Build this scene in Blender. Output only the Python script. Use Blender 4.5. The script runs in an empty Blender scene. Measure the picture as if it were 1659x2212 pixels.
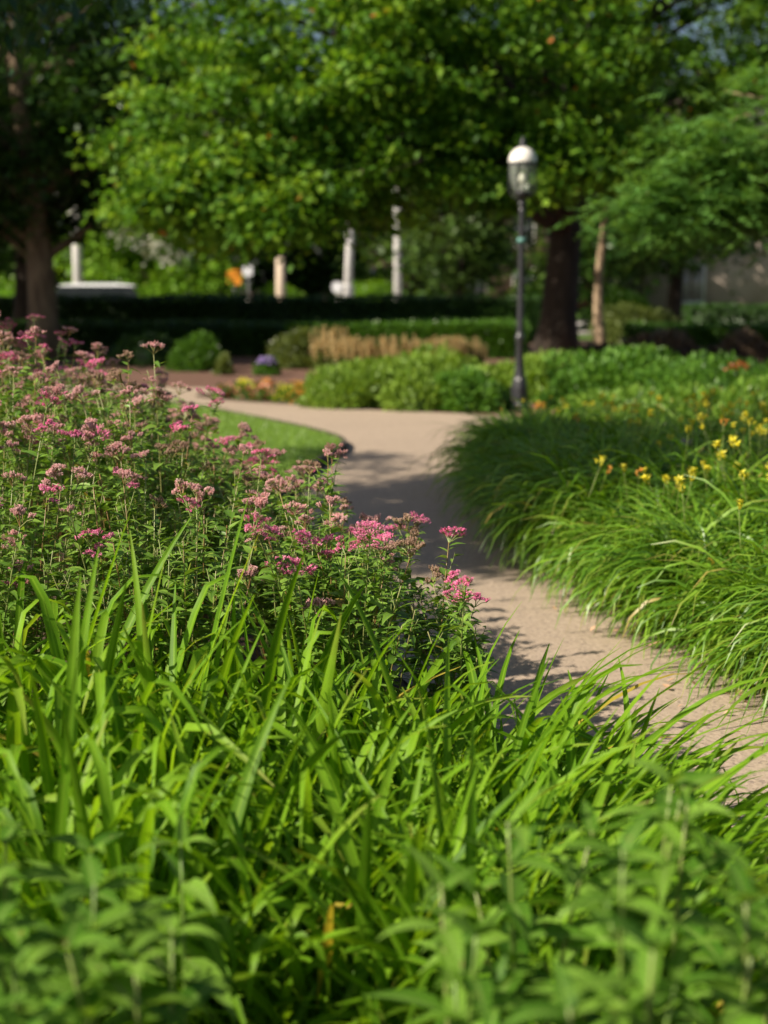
import bpy, math, random
import numpy as np
from mathutils import Vector

random.seed(7)
R0 = np.random.default_rng(11)
PI = math.pi
SC = bpy.context.scene
COL = SC.collection

# ------------------------------------------------------------------ camera
CAM_H = 1.45
PITCH = 8.9
cam_d = bpy.data.cameras.new('camera')
cam = bpy.data.objects.new('camera', cam_d)
COL.objects.link(cam)
cam.location = (0, 0, CAM_H)
cam.rotation_euler = (math.radians(90 - PITCH), 0, 0)
cam_d.sensor_fit = 'VERTICAL'
cam_d.sensor_height = 36
cam_d.lens = 50
cam_d.clip_start = 0.05
cam_d.clip_end = 2000
cam_d.dof.use_dof = True
cam_d.dof.focus_distance = 4.0
cam_d.dof.aperture_fstop = 2.2
SC.camera = cam

# ------------------------------------------------------------------ light
TO_SUN = Vector((-0.74, -0.38, 0.64)).normalized()
world = bpy.data.worlds.new('World')
SC.world = world
world.use_nodes = True
wn = world.node_tree.nodes
wl = world.node_tree.links
bg = wn['Background']
sky = wn.new('ShaderNodeTexSky')
sky.sky_type = 'NISHITA'
sky.sun_disc = False
sky.sun_elevation = math.asin(TO_SUN.z)
sky.sun_rotation = math.atan2(TO_SUN.x, TO_SUN.y)
sky.dust_density = 2.0
wl.new(sky.outputs[0], bg.inputs[0])
bg.inputs[1].default_value = 0.056
sd = bpy.data.lights.new('sun', 'SUN')
sd.energy = 5.0
sd.angle = math.radians(0.5)
sd.color = (1.0, 0.90, 0.74)
so = bpy.data.objects.new('sun', sd)
COL.objects.link(so)
so.rotation_euler = TO_SUN.to_track_quat('Z', 'Y').to_euler()
SC.view_settings.view_transform = 'Standard'
SC.view_settings.look = 'None'
SC.view_settings.exposure = 0.66
SC.view_settings.gamma = 1
SC.cycles.max_bounces = 6
SC.cycles.diffuse_bounces = 3
SC.cycles.transmission_bounces = 4
SC.cycles.use_denoising = True

# ------------------------------------------------------------------ helpers
F = 3072.0
CX, CY = 829.5, 1106.0


def ang(py):                       # angle below the horizontal of a picture row
    return math.radians(PITCH) + math.atan((py - CY) / F)


def gp(px, py, z=0.0):             # point on the level z
    d = (CAM_H - z) / math.tan(ang(py))
    zc = d * math.cos(math.radians(PITCH)) + (CAM_H - z) * math.sin(math.radians(PITCH))
    return ((px - CX) / F * zc, d, z)


def gy(px, py, Y):                 # point at distance Y
    h = CAM_H - Y * math.tan(ang(py))
    zc = Y * math.cos(math.radians(PITCH)) + (CAM_H - h) * math.sin(math.radians(PITCH))
    return ((px - CX) / F * zc, Y, h)


def tag(o, label=None, cat=None, group=None, kind=None):
    if label: o['label'] = label
    if cat: o['category'] = cat
    if group: o['group'] = group
    if kind: o['kind'] = kind
    return o


def empty(name, loc, label, cat, group=None):
    o = bpy.data.objects.new(name, None)
    o.empty_display_size = 0.1
    o.location = loc
    COL.objects.link(o)
    return tag(o, label, cat, group)


class MB:
    def __init__(s):
        s.v, s.a, s.f, s.m, s.n = [], [], [], [], 0

    def add(s, V, Fc, A=None, mat=0):
        V = np.asarray(V, float).reshape(-1, 3)
        Fc = np.asarray(Fc, int)
        if A is None:
            A = np.zeros((len(V), 3))
        s.v.append(V)
        s.a.append(np.asarray(A, float).reshape(-1, 3))
        s.f.append(Fc + s.n)
        s.m.append(np.full(len(Fc), mat, int))
        s.n += len(V)

    def build(s, name, mats, parent=None, smooth=True, loc=None):
        V = np.concatenate(s.v)
        A = np.concatenate(s.a)
        loops, starts, tot, k, mi = [], [], [], 0, []
        for f, m in zip(s.f, s.m):
            if not len(f): continue
            w = f.shape[1]
            loops.append(f.ravel())
            starts.append(k + np.arange(len(f)) * w)
            tot.append(np.full(len(f), w))
            mi.append(m)
            k += f.size
        loops = np.concatenate(loops); starts = np.concatenate(starts)
        tot = np.concatenate(tot); mi = np.concatenate(mi)
        me = bpy.data.meshes.new(name)
        me.vertices.add(len(V))
        me.vertices.foreach_set('co', V.astype(np.float32).ravel())
        me.loops.add(len(loops))
        me.loops.foreach_set('vertex_index', loops.astype(np.int32))
        me.polygons.add(len(starts))
        me.polygons.foreach_set('loop_start', starts.astype(np.int32))
        me.polygons.foreach_set('loop_total', tot.astype(np.int32))
        me.polygons.foreach_set('material_index', mi.astype(np.int32))
        me.polygons.foreach_set('use_smooth', np.full(len(starts), smooth, bool))
        at = me.attributes.new('bld', 'FLOAT_VECTOR', 'POINT')
        at.data.foreach_set('vector', A.astype(np.float32).ravel())
        me.update(calc_edges=True)
        if not isinstance(mats, (list, tuple)): mats = [mats]
        for m in mats: me.materials.append(m)
        o = bpy.data.objects.new(name, me)
        COL.objects.link(o)
        if loc is not None: o.location = loc
        if parent is not None: o.parent = parent
        return o


def ribbons(mb, base, az, th, L, W, roll=0.0, fold=0.0, rnd=None, mid=True, mat=0):
    """N curved strips: az (N,) or (N,S+1), th (N,S+1) pitch at the nodes, W (N,S+1) widths."""
    base = np.asarray(base, float)
    N, S1 = th.shape
    az = np.asarray(az, float)
    if az.ndim == 1: az = np.repeat(az[:, None], S1, 1)
    roll = np.broadcast_to(np.asarray(roll, float), (N,)) if np.ndim(roll) < 2 else roll
    if roll.ndim == 1: roll = np.repeat(roll[:, None], S1, 1)
    if rnd is None: rnd = R0.random(N)
    t = np.stack([np.cos(th) * np.cos(az), np.cos(th) * np.sin(az), np.sin(th)], -1)
    side = np.stack([-np.sin(az), np.cos(az), np.zeros_like(az)], -1)
    nrm = np.cross(t, side)
    sd_ = side * np.cos(roll)[..., None] + nrm * np.sin(roll)[..., None]
    nn = np.cross(t, sd_)
    step = (t[:, :-1] + t[:, 1:]) / 2 * (np.asarray(L)[:, None, None] / (S1 - 1))
    pos = np.concatenate([base[:, None, :], base[:, None, :] + np.cumsum(step, 1)], 1)
    hw = (W / 2)[..., None]
    al = np.repeat(np.linspace(0, 1, S1)[None], N, 0)
    rr = np.repeat(np.asarray(rnd)[:, None], S1, 1)
    if mid:
        V = np.stack([pos - sd_ * hw + nn * hw * fold, pos, pos + sd_ * hw + nn * hw * fold], 2)
        ac = np.stack([np.full_like(al, 1), np.zeros_like(al), np.full_like(al, 1)], 2)
        k = 3
    else:
        V = np.stack([pos - sd_ * hw, pos + sd_ * hw], 2)
        ac = np.stack([np.full_like(al, .6), np.full_like(al, .6)], 2)
        k = 2
    A = np.stack([ac, np.repeat(al[:, :, None], k, 2), np.repeat(rr[:, :, None], k, 2)], -1)
    idx = np.arange(N * S1 * k).reshape(N, S1, k)
    q = np.stack([idx[:, :-1, :-1], idx[:, :-1, 1:], idx[:, 1:, 1:], idx[:, 1:, :-1]], -1).reshape(-1, 4)
    mb.add(V, q, A, mat)
    return pos


def tubes(mb, P, rad, k=6, mat=0, rnd=None):
    P = np.asarray(P, float)
    if P.ndim == 2: P = P[None]
    rad = np.broadcast_to(np.asarray(rad, float), P.shape[:2])
    N, S, _ = P.shape
    t = np.gradient(P, axis=1)
    t /= np.linalg.norm(t, axis=2, keepdims=True) + 1e-9
    ref = np.zeros_like(t); ref[..., 0] = 1.0
    s1 = np.cross(t, ref)
    bad = np.linalg.norm(s1, axis=2) < .2
    ref2 = np.zeros_like(t); ref2[..., 1] = 1.0
    s1 = np.where(bad[..., None], np.cross(t, ref2), s1)
    s1 /= np.linalg.norm(s1, axis=2, keepdims=True) + 1e-9
    s2 = np.cross(t, s1)
    a = np.arange(k) * 2 * PI / k
    V = P[:, :, None, :] + rad[:, :, None, None] * (s1[:, :, None, :] * np.cos(a)[None, None, :, None] + s2[:, :, None, :] * np.sin(a)[None, None, :, None])
    idx = np.arange(N * S * k).reshape(N, S, k)
    nx = np.roll(idx, -1, 2)
    q = np.stack([idx[:, :-1], nx[:, :-1], nx[:, 1:], idx[:, 1:]], -1).reshape(-1, 4)
    al = np.linspace(0, 1, S)
    if rnd is None: rnd = R0.random(N)
    A = np.zeros((N, S, k, 3))
    A[..., 1] = al[None, :, None]
    A[..., 2] = np.asarray(rnd)[:, None, None]
    mb.add(V, q, A, mat)
    cap = idx[:, -1, :]
    mb.f.append(cap + mb.n - N * S * k); mb.m.append(np.full(N, mat, int))
    cap = idx[:, 0, ::-1]
    mb.f.append(cap + mb.n - N * S * k); mb.m.append(np.full(N, mat, int))


def box(mb, x0, x1, y0, y1, z0, z1, mat=0):
    V = [(x, y, z) for z in (z0, z1) for y in (y0, y1) for x in (x0, x1)]
    mb.add(V, [(0, 2, 3, 1), (4, 5, 7, 6), (0, 1, 5, 4), (2, 6, 7, 3), (0, 4, 6, 2), (1, 3, 7, 5)], None, mat)


def lathe(mb, prof, k=24, c=(0, 0, 0), mat=0):
    prof = np.asarray(prof, float)
    a = np.arange(k) * 2 * PI / k
    V = np.stack([c[0] + prof[:, 0:1] * np.cos(a), c[1] + prof[:, 0:1] * np.sin(a), c[2] + np.repeat(prof[:, 1:2], k, 1)], -1)
    idx = np.arange(len(prof) * k).reshape(len(prof), k)
    nx = np.roll(idx, -1, 1)
    q = np.stack([idx[:-1], nx[:-1], nx[1:], idx[1:]], -1).reshape(-1, 4)
    mb.add(V, q, None, mat)


# ------------------------------------------------------------------ materials
def nmat(name):
    m = bpy.data.materials.new(name)
    m.use_nodes = True
    m.node_tree.nodes.clear()
    return m, m.node_tree.nodes, m.node_tree.links


def leafmat(name, dark, mid, light, rib=None, trans=0.35, tcol=None, rough=0.42, spec=0.5, tip=None, odd=None, oddp=0.03, spots=None, veins=0.0):
    m, n, l = nmat(name)
    at = n.new('ShaderNodeAttribute'); at.attribute_name = 'bld'
    sp = n.new('ShaderNodeSeparateXYZ'); l.new(at.outputs['Vector'], sp.inputs[0])
    rp = n.new('ShaderNodeValToRGB'); e = rp.color_ramp.elements
    e[0].position = 0; e[0].color = (*dark, 1)
    e[1].position = .85; e[1].color = (*light, 1)
    x = e.new(.45); x.color = (*mid, 1)
    l.new(sp.outputs[2], rp.inputs[0])
    col = rp.outputs[0]
    # blotchy variation of the leaf itself
    no = n.new('ShaderNodeTexNoise'); no.inputs['Scale'].default_value = 14; no.inputs['Detail'].default_value = 3
    geo = n.new('ShaderNodeNewGeometry'); l.new(geo.outputs['Position'], no.inputs['Vector'])
    mr = n.new('ShaderNodeMapRange'); mr.inputs[1].default_value = .3; mr.inputs[2].default_value = .7
    mr.inputs[3].default_value = .82; mr.inputs[4].default_value = 1.16
    l.new(no.outputs[0], mr.inputs[0])
    vm = n.new('ShaderNodeVectorMath'); vm.operation = 'SCALE'
    l.new(col, vm.inputs[0]); l.new(mr.outputs[0], vm.inputs['Scale']); col = vm.outputs[0]

    def mix(fac, a, b):
        x = n.new('ShaderNodeMix'); x.data_type = 'RGBA'
        if isinstance(fac, float): x.inputs[0].default_value = fac
        else: l.new(fac, x.inputs[0])
        l.new(a, x.inputs[6])
        if isinstance(b, tuple): x.inputs[7].default_value = (*b, 1)
        else: l.new(b, x.inputs[7])
        return x.outputs[2]

    def rmp(src, a, b, c=0.0, d=1.0):
        x = n.new('ShaderNodeMapRange')
        x.inputs[1].default_value = a; x.inputs[2].default_value = b
        x.inputs[3].default_value = c; x.inputs[4].default_value = d
        l.new(src, x.inputs[0]); return x.outputs[0]
    if veins:
        m1 = n.new('ShaderNodeMath'); m1.operation = 'MULTIPLY_ADD'; l.new(sp.outputs[1], m1.inputs[0]); m1.inputs[1].default_value = 62
        m2 = n.new('ShaderNodeMath'); m2.operation = 'MULTIPLY'; l.new(sp.outputs[0], m2.inputs[0]); m2.inputs[1].default_value = -7
        l.new(m2.outputs[0], m1.inputs[2])
        m3 = n.new('ShaderNodeMath'); m3.operation = 'SINE'; l.new(m1.outputs[0], m3.inputs[0])
        v2 = n.new('ShaderNodeVectorMath'); v2.operation = 'SCALE'; l.new(col, v2.inputs[0]); l.new(rmp(m3.outputs[0], -1, 1, 1 - veins, 1 + veins), v2.inputs['Scale']); col = v2.outputs[0]
    if spots:
        ns = n.new('ShaderNodeTexNoise'); ns.inputs['Scale'].default_value = 55; ns.inputs['Detail'].default_value = 2; l.new(geo.outputs['Position'], ns.inputs['Vector'])
        col = mix(rmp(ns.outputs[0], .69, .74, 0, .85), col, spots)
    if rib: col = mix(rmp(sp.outputs[0], .30, .02, 0, .8), col, rib)
    if tip:
        t1 = n.new('ShaderNodeMath'); t1.operation = 'MULTIPLY'
        l.new(rmp(sp.outputs[1], .80, 1.0, 0, 1), t1.inputs[0]); l.new(rmp(sp.outputs[2], .72, .9, 0, 1), t1.inputs[1])
        col = mix(t1.outputs[0], col, tip)
    if odd: col = mix(rmp(sp.outputs[2], 1 - oddp, 1 - oddp + .002, 0, 1), col, odd)
    b = n.new('ShaderNodeBsdfPrincipled'); l.new(col, b.inputs['Base Color'])
    b.inputs['Roughness'].default_value = rough
    b.inputs['Specular IOR Level'].default_value = spec
    tr = n.new('ShaderNodeBsdfTranslucent')
    tc = tcol or (1.5, 1.35, .6)
    tm = n.new('ShaderNodeVectorMath'); tm.operation = 'MULTIPLY'
    l.new(col, tm.inputs[0]); tm.inputs[1].default_value = tc
    l.new(tm.outputs[0], tr.inputs[0])
    mx = n.new('ShaderNodeMixShader'); mx.inputs[0].default_value = trans
    l.new(b.outputs[0], mx.inputs[1]); l.new(tr.outputs[0], mx.inputs[2])
    out = n.new('ShaderNodeOutputMaterial'); l.new(mx.outputs[0], out.inputs[0])
    return m


def plain(name, c1, c2=None, scale=8, rough=.7, bump=0.0, bscale=None, metal=0, spec=.5, detail=5, stretch=None):
    m, n, l = nmat(name)
    b = n.new('ShaderNodeBsdfPrincipled')
    out = n.new('ShaderNodeOutputMaterial'); l.new(b.outputs[0], out.inputs[0])
    b.inputs['Roughness'].default_value = rough; b.inputs['Metallic'].default_value = metal
    b.inputs['Specular IOR Level'].default_value = spec
    tc = n.new('ShaderNodeTexCoord')
    vec = tc.outputs['Object']
    if stretch:
        mp = n.new('ShaderNodeMapping'); mp.inputs['Scale'].default_value = stretch
        l.new(vec, mp.inputs[0]); vec = mp.outputs[0]
    no = n.new('ShaderNodeTexNoise'); no.inputs['Scale'].default_value = scale; no.inputs['Detail'].default_value = detail
    l.new(vec, no.inputs['Vector'])
    rp = n.new('ShaderNodeValToRGB'); e = rp.color_ramp.elements
    e[0].position = .3; e[0].color = (*c1, 1); e[1].position = .7; e[1].color = (*(c2 or c1), 1)
    l.new(no.outputs[0], rp.inputs[0]); l.new(rp.outputs[0], b.inputs['Base Color'])
    if bump:
        n2 = n.new('ShaderNodeTexNoise'); n2.inputs['Scale'].default_value = bscale or scale * 2; n2.inputs['Detail'].default_value = 6
        l.new(vec, n2.inputs['Vector'])
        bp = n.new('ShaderNodeBump'); bp.inputs['Strength'].default_value = bump; bp.inputs['Distance'].default_value = .02
        l.new(n2.outputs[0], bp.inputs['Height']); l.new(bp.outputs[0], b.inputs['Normal'])
    return m


def groundmat(name, base, fine, blot, s_big=.8, s_fine=60, rough=.9, speck=None, bump=.5):
    m, n, l = nmat(name)
    b = n.new('ShaderNodeBsdfPrincipled'); b.inputs['Roughness'].default_value = rough
    b.inputs['Specular IOR Level'].default_value = .25
    out = n.new('ShaderNodeOutputMaterial'); l.new(b.outputs[0], out.inputs[0])
    g = n.new('ShaderNodeNewGeometry')

    def noise(s, d=5):
        x = n.new('ShaderNodeTexNoise'); x.inputs['Scale'].default_value = s; x.inputs['Detail'].default_value = d
        l.new(g.outputs['Position'], x.inputs['Vector']); return x.outputs[0]

    def ramp(src, a, b_):
        x = n.new('ShaderNodeMapRange'); x.inputs[1].default_value = a; x.inputs[2].default_value = b_
        l.new(src, x.inputs[0]); return x.outputs[0]

    def mix(f, a, b_):
        x = n.new('ShaderNodeMix'); x.data_type = 'RGBA'; l.new(f, x.inputs[0])
        if isinstance(a, tuple): x.inputs[6].default_value = (*a, 1)
        else: l.new(a, x.inputs[6])
        if isinstance(b_, tuple): x.inputs[7].default_value = (*b_, 1)
        else: l.new(b_, x.inputs[7])
        return x.outputs[2]
    c = mix(ramp(noise(s_big), .35, .68), base, blot)
    c = mix(ramp(noise(s_fine, 3), .4, .66), c, fine)
    if speck:
        vo = n.new('ShaderNodeTexVoronoi'); vo.inputs['Scale'].default_value = s_fine * 1.6
        l.new(g.outputs['Position'], vo.inputs['Vector'])
        sp = n.new('ShaderNodeSeparateColor'); l.new(vo.outputs['Color'], sp.inputs[0])
        c = mix(ramp(sp.outputs[0], .86, .9), c, speck)
    l.new(c, b.inputs['Base Color'])
    bp = n.new('ShaderNodeBump'); bp.inputs['Strength'].default_value = bump; bp.inputs['Distance'].default_value = .012
    l.new(noise(s_fine * .8, 6), bp.inputs['Height']); l.new(bp.outputs[0], b.inputs['Normal'])
    return m


M = {}
M['soil'] = groundmat('soil', (.075, .048, .034), (.12, .08, .055), (.045, .03, .022), 1.3, 45, bump=.9)
M['mulch'] = groundmat('mulch', (.135, .072, .052), (.19, .11, .08), (.10, .052, .038), .9, 30, bump=1)
M['path'] = groundmat('path_surface', (.385, .30, .225), (.43, .34, .26), (.32, .25, .19), .7, 55, speck=(.28, .22, .175), bump=.5)
M['soiledge'] = groundmat('path_margin_soil', (.27, .175, .12), (.34, .235, .165), (.18, .11, .075), 2.2, 40, bump=.9)
M['asphalt'] = groundmat('asphalt', (.05, .05, .052), (.075, .073, .07), (.04, .04, .042), .3, 40)
M['concrete'] = groundmat('concrete', (.38, .36, .33), (.44, .42, .39), (.32, .30, .28), .6, 30)
M['turf'] = groundmat('turf', (.10, .19, .025), (.15, .25, .035), (.08, .15, .02), .8, 50)
M['fargrass'] = groundmat('far_grass', (.08, .16, .02), (.10, .20, .03), (.05, .11, .015), .2, 12)
M['grass'] = leafmat('grass_blades', (.12, .22, .025), (.17, .29, .035), (.23, .36, .05), trans=.35)
M['edging'] = plain('edging', (.05, .035, .03), (.09, .065, .055), 12, .85, .6)
M['lily'] = leafmat('daylily_blades', (.075, .185, .006), (.140, .295, .010), (.220, .400, .022), rib=(.25, .44, .03), trans=.46, rough=.5, spec=.22, tip=(.24, .26, .04), odd=(.50, .40, .06), oddp=.016, spots=(.26, .26, .05))
M['lily2'] = leafmat('border_blades', (.060, .160, .010), (.125, .265, .016), (.210, .370, .030), trans=.35, rough=.4, tip=(.25, .2, .06), odd=(.4, .32, .08), oddp=.01)
M['lance'] = leafmat('lance_leaves', (.060, .165, .012), (.115, .245, .020), (.180, .330, .038), rib=(.22, .36, .07), trans=.38, rough=.55, spec=.22, odd=(.28, .14, .04), oddp=.004, spots=(.20, .15, .04), veins=.14)
M['spleaf'] = leafmat('spirea_leaves', (.085, .190, .018), (.145, .275, .030), (.220, .365, .050), rib=(.14, .24, .06), trans=.3, rough=.45, odd=(.3, .24, .05), oddp=.012)
M['stemg'] = leafmat('green_stems', (.13, .23, .03), (.18, .27, .05), (.22, .28, .07), trans=.1)
M['stemr'] = leafmat('woody_stems', (.24, .11, .04), (.24, .21, .07), (.24, .28, .09), trans=.0)
M['pink'] = leafmat('pink_petals', (.78, .13, .33), (.84, .20, .42), (.90, .36, .54), trans=.25, tcol=(1, 1, 1), rough=.6)
M['dusty'] = leafmat('faded_petals', (.60, .27, .28), (.74, .41, .40), (.84, .55, .52), trans=.2, tcol=(1, 1, 1), rough=.7)
M['buff'] = leafmat('spent_petals', (.26, .15, .09), (.38, .24, .16), (.50, .34, .25), trans=.15, tcol=(1, 1, 1), rough=.8)
M['yellow'] = leafmat('yellow_petals', (.72, .62, .02), (.82, .72, .04), (.85, .80, .12), trans=.35, tcol=(1, 1, .8), rough=.5)
M['orange'] = leafmat('orange_petals', (.70, .22, .03), (.74, .32, .05), (.78, .42, .08), trans=.3, tcol=(1, 1, 1), rough=.5)
M['mapleleaf'] = leafmat('broad_tree_leaves', (.034, .100, .010), (.095, .225, .018), (.235, .390, .040), trans=.42, rough=.55, spec=.25, odd=(.42, .14, .03), oddp=.004)
M['darkleaf'] = leafmat('dark_tree_leaves', (.018, .055, .010), (.032, .088, .014), (.070, .150, .022), trans=.28, rough=.4)
M['locust'] = leafmat('feathery_leaflets', (.065, .170, .032), (.115, .260, .050), (.180, .345, .072), trans=.36, rough=.45)
M['farleaf'] = leafmat('far_tree_leaves', (.040, .085, .018), (.070, .135, .026), (.110, .190, .036), trans=.3)
M['brightleaf'] = leafmat('bright_shrub_leaves', (.10, .23, .012), (.15, .31, .018), (.21, .38, .03), trans=.35)
M['hedge'] = leafmat('hedge_leaves', (.035, .095, .010), (.065, .165, .014), (.105, .235, .022), trans=.3)
M['shadehedge'] = leafmat('shaded_hedge_leaves', (.018, .055, .009), (.032, .085, .013), (.060, .135, .020), trans=.15)  # hedge leaves darkened in colour to stand for shade
M['juniper'] = leafmat('juniper_sprays', (.110, .200, .018), (.170, .290, .028), (.240, .370, .050), trans=.28, rough=.55)
M['juniperdark'] = leafmat('dark_juniper_sprays', (.050, .145, .014), (.090, .220, .020), (.150, .310, .034), trans=.28, rough=.55)
M['oliveleaf'] = leafmat('olive_shrub_leaves', (.07, .10, .02), (.11, .15, .03), (.15, .19, .045), trans=.25)
M['brownleaf'] = leafmat('brown_shrub_twigs', (.10, .065, .045), (.16, .105, .07), (.22, .16, .10), trans=.15)
M['tan'] = leafmat('tan_plumes', (.42, .30, .12), (.58, .44, .20), (.72, .58, .32), trans=.25, tcol=(1, 1, 1), rough=.8)
M['red'] = leafmat('red_petals', (.62, .13, .08), (.68, .24, .15), (.70, .36, .24), trans=.2, tcol=(1, 1, 1))
M['redleaf'] = leafmat('red_young_leaves', (.25, .05, .02), (.35, .09, .03), (.40, .14, .05))
M['purple'] = leafmat('purple_petals', (.28, .20, .50), (.38, .28, .60), (.50, .40, .68), trans=.2, tcol=(1, 1, 1))
M['white'] = leafmat('white_petals', (.75, .72, .62), (.82, .80, .68), (.85, .82, .75), trans=.2, tcol=(1, 1, 1))
M['lightpink'] = leafmat('pale_pink_petals', (.75, .52, .66), (.80, .60, .72), (.85, .70, .78), trans=.2, tcol=(1, 1, 1))
M['bark'] = plain('bark', (.10, .065, .04), (.25, .18, .11), 9, .9, 1.0, 14, stretch=(1, 1, .25))
M['barkdark'] = plain('dark_bark', (.022, .017, .013), (.062, .045, .033), 8, .95, 1.0, 12, stretch=(1, 1, .22))
M['barktan'] = plain('tan_bark', (.28, .19, .12), (.42, .31, .2), 10, .9, .8, 14, stretch=(1, 1, .3))
M['iron'] = plain('black_painted_iron', (.022, .022, .026), (.036, .036, .042), 30, .32, .15, 60)
M['verdigris'] = plain('green_band', (.08, .22, .20), (.14, .32, .28), 40, .5)
M['opal'] = plain('opal_white_glass', (.80, .76, .70), (.84, .80, .74), 10, .35)
M['bulb'] = plain('frosted_bulb', (.80, .76, .68), (.84, .80, .72), 10, .5)
M['polestone'] = plain('pale_concrete_pole', (.50, .48, .46), (.60, .58, .56), 6, .85, .3)
M['poletan'] = plain('tan_pole', (.48, .38, .28), (.58, .47, .36), 6, .85, .3)
M['whitepaint'] = plain('white_car_paint', (.80, .81, .83), (.82, .83, .85), 3, .25)
M['carglass'] = plain('car_glass', (.02, .025, .03), (.03, .035, .04), 3, .08)
M['rubber'] = plain('rubber', (.02, .02, .02), (.03, .03, .03), 20, .8)
M['chrome'] = plain('wheel_metal', (.5, .5, .52), (.6, .6, .62), 10, .3, metal=1)
M['lampred'] = plain('tail_light', (.4, .02, .02), (.5, .03, .03), 5, .3)
M['signorange'] = plain('orange_sign_face', (.85, .30, .02), (.88, .33, .03), 3, .5)
M['signwhite'] = plain('white_sign_face', (.75, .75, .78), (.8, .8, .82), 3, .5)
M['stonewall'] = plain('mauve_stone', (.34, .27, .23), (.46, .38, .33), .8, .9, .4)
M['brickdark'] = plain('dark_brick', (.13, .075, .065), (.19, .12, .10), 3, .9, .4)
M['roofing'] = plain('roofing', (.08, .075, .075), (.12, .11, .11), 5, .9)
M['trim'] = plain('pale_trim', (.60, .58, .55), (.68, .66, .63), 5, .7)
M['windowglass'] = plain('window_glass', (.03, .035, .045), (.05, .06, .07), 1, .1)
M['paleglass'] = plain('curtained_glass', (.24, .20, .19), (.30, .26, .24), 1, .25)
M['litter'] = leafmat('dry_leaf', (.45, .22, .10), (.55, .33, .20), (.70, .55, .42), trans=.1, tcol=(1, 1, 1))
gm, gn, gl = nmat('clear_glass')
_g = gn.new('ShaderNodeBsdfPrincipled'); _g.inputs['Base Color'].default_value = (.75, .8, .75, 1)
_g.inputs['Roughness'].default_value = .12; _g.inputs['Specular IOR Level'].default_value = .6
_t = gn.new('ShaderNodeBsdfTransparent'); _t.inputs[0].default_value = (.85, .88, .84, 1)
_x = gn.new('ShaderNodeMixShader'); _x.inputs[0].default_value = .16
gl.new(_t.outputs[0], _x.inputs[1]); gl.new(_g.outputs[0], _x.inputs[2])
_o = gn.new('ShaderNodeOutputMaterial'); gl.new(_x.outputs[0], _o.inputs[0])
M['glass'] = gm


# ------------------------------------------------------------------ ground, path, lawn
def sheet(name, poly, z, mat, kind='structure', inner=None):
    import bmesh
    bm = bmesh.new()
    vs = [bm.verts.new((x, y, z)) for x, y in poly]
    f = bm.faces.new(vs)
    bmesh.ops.triangulate(bm, faces=[f])
    bmesh.ops.recalc_face_normals(bm, faces=bm.faces)
    me = bpy.data.meshes.new(name); bm.to_mesh(me); bm.free()
    if me.polygons[0].normal.z < 0: me.flip_normals()
    me.materials.append(mat)
    o = bpy.data.objects.new(name, me); COL.objects.link(o)
    return tag(o, kind=kind)


def smooth_line(pts, n=8, wob=0.0, seed=0):
    r = np.random.default_rng(seed)
    P = np.asarray(pts, float)
    out = []
    for i in range(len(P) - 1):
        p0, p1, p2, p3 = P[max(i - 1, 0)], P[i], P[i + 1], P[min(i + 2, len(P) - 1)]
        for k in range(n):
            t = k / n
            q = .5 * ((2 * p1) + (-p0 + p2) * t + (2 * p0 - 5 * p1 + 4 * p2 - p3) * t * t + (-p0 + 3 * p1 - 3 * p2 + p3) * t ** 3)
            out.append(q + r.normal(0, wob, 2) if wob else q)
    out.append(P[-1])
    return [tuple(q) for q in out]


mb = MB()
mb.add([(-400, -30, 0), (400, -30, 0), (400, 900, 0), (-400, 900, 0)], [(0, 1, 2, 3)])
tag(mb.build('ground', M['soil']), kind='structure')

left_edge = [(1.6, -2), (1.35, 1.0), (1.05, 2.2), (.75, 3.1), (.40, 4.0), (.12, 5.0), (-.25, 6.3), (-.55, 8), (-.62, 10), (-.48, 11.6),
             (-.33, 12.9), (-.55, 14.1), (-1.5, 16), (-2.7, 18.0), (-4.8, 19.3), (-9, 20.2)]
right_edge = [(3.6, -2), (3.0, 2.0), (2.2, 3.5), (1.50, 4.86), (1.25, 6.2), (1.0, 7.3), (.80, 9.2), (.80, 11), (1.0, 13.5), (1.55, 15.4),
              (1.3, 16.4), (.0, 17.1), (-.8, 17.7), (-2.0, 18.6), (-2.6, 19.6), (-2.3, 20.6), (-3.2, 21.3), (-9, 22.6)]
LE = smooth_line(left_edge, 8)
RE = smooth_line(right_edge, 8, .012, 3)
sheet('path', LE + RE[::-1], .008, M['path'])
# soil that spills over the right margin of the path
RS = smooth_line([(x + .9, y + .2) for x, y in right_edge[:11]], 8)
RI = smooth_line([(x + .12, y + .02) for x, y in right_edge[:11]], 14, .028, 5)
sheet('path_margin', RI + RS[::-1], .012, M['soiledge'])

# lawn tongue with its dark edging
lawn_edge = [(-.62, 10.6), (-.55, 11.6), (-.38, 12.9), (-.62, 14.0), (-1.57, 15.9), (-2.8, 17.85), (-4.9, 19.1), (-9, 19.9)]
LW = smooth_line(lawn_edge, 8)
lawn_poly = [(-9, 8.2), (-1.4, 8.2), (-.8, 9.4)] + LW
sheet('lawn', lawn_poly, .06, M['turf'])
e = MB()
ring_o = [(x + .035, y) for x, y in smooth_line([(-1.4, 8.2), (-.8, 9.4)] + lawn_edge, 8)]
ring_i = [(x - .05, y + .01) for x, y in ring_o]
n_ = len(ring_o)
V = [(x, y, 0.0) for x, y in ring_o] + [(x, y, .075) for x, y in ring_o] + [(x, y, .075) for x, y in ring_i] + [(x, y, 0.02) for x, y in ring_i]
q = []
for i in range(n_ - 1):
    for a in range(3):
        q.append((a * n_ + i, a * n_ + i + 1, (a + 1) * n_ + i + 1, (a + 1) * n_ + i))
e.add(V, q)
tag(e.build('lawn_edging', M['edging']), kind='structure')


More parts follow.
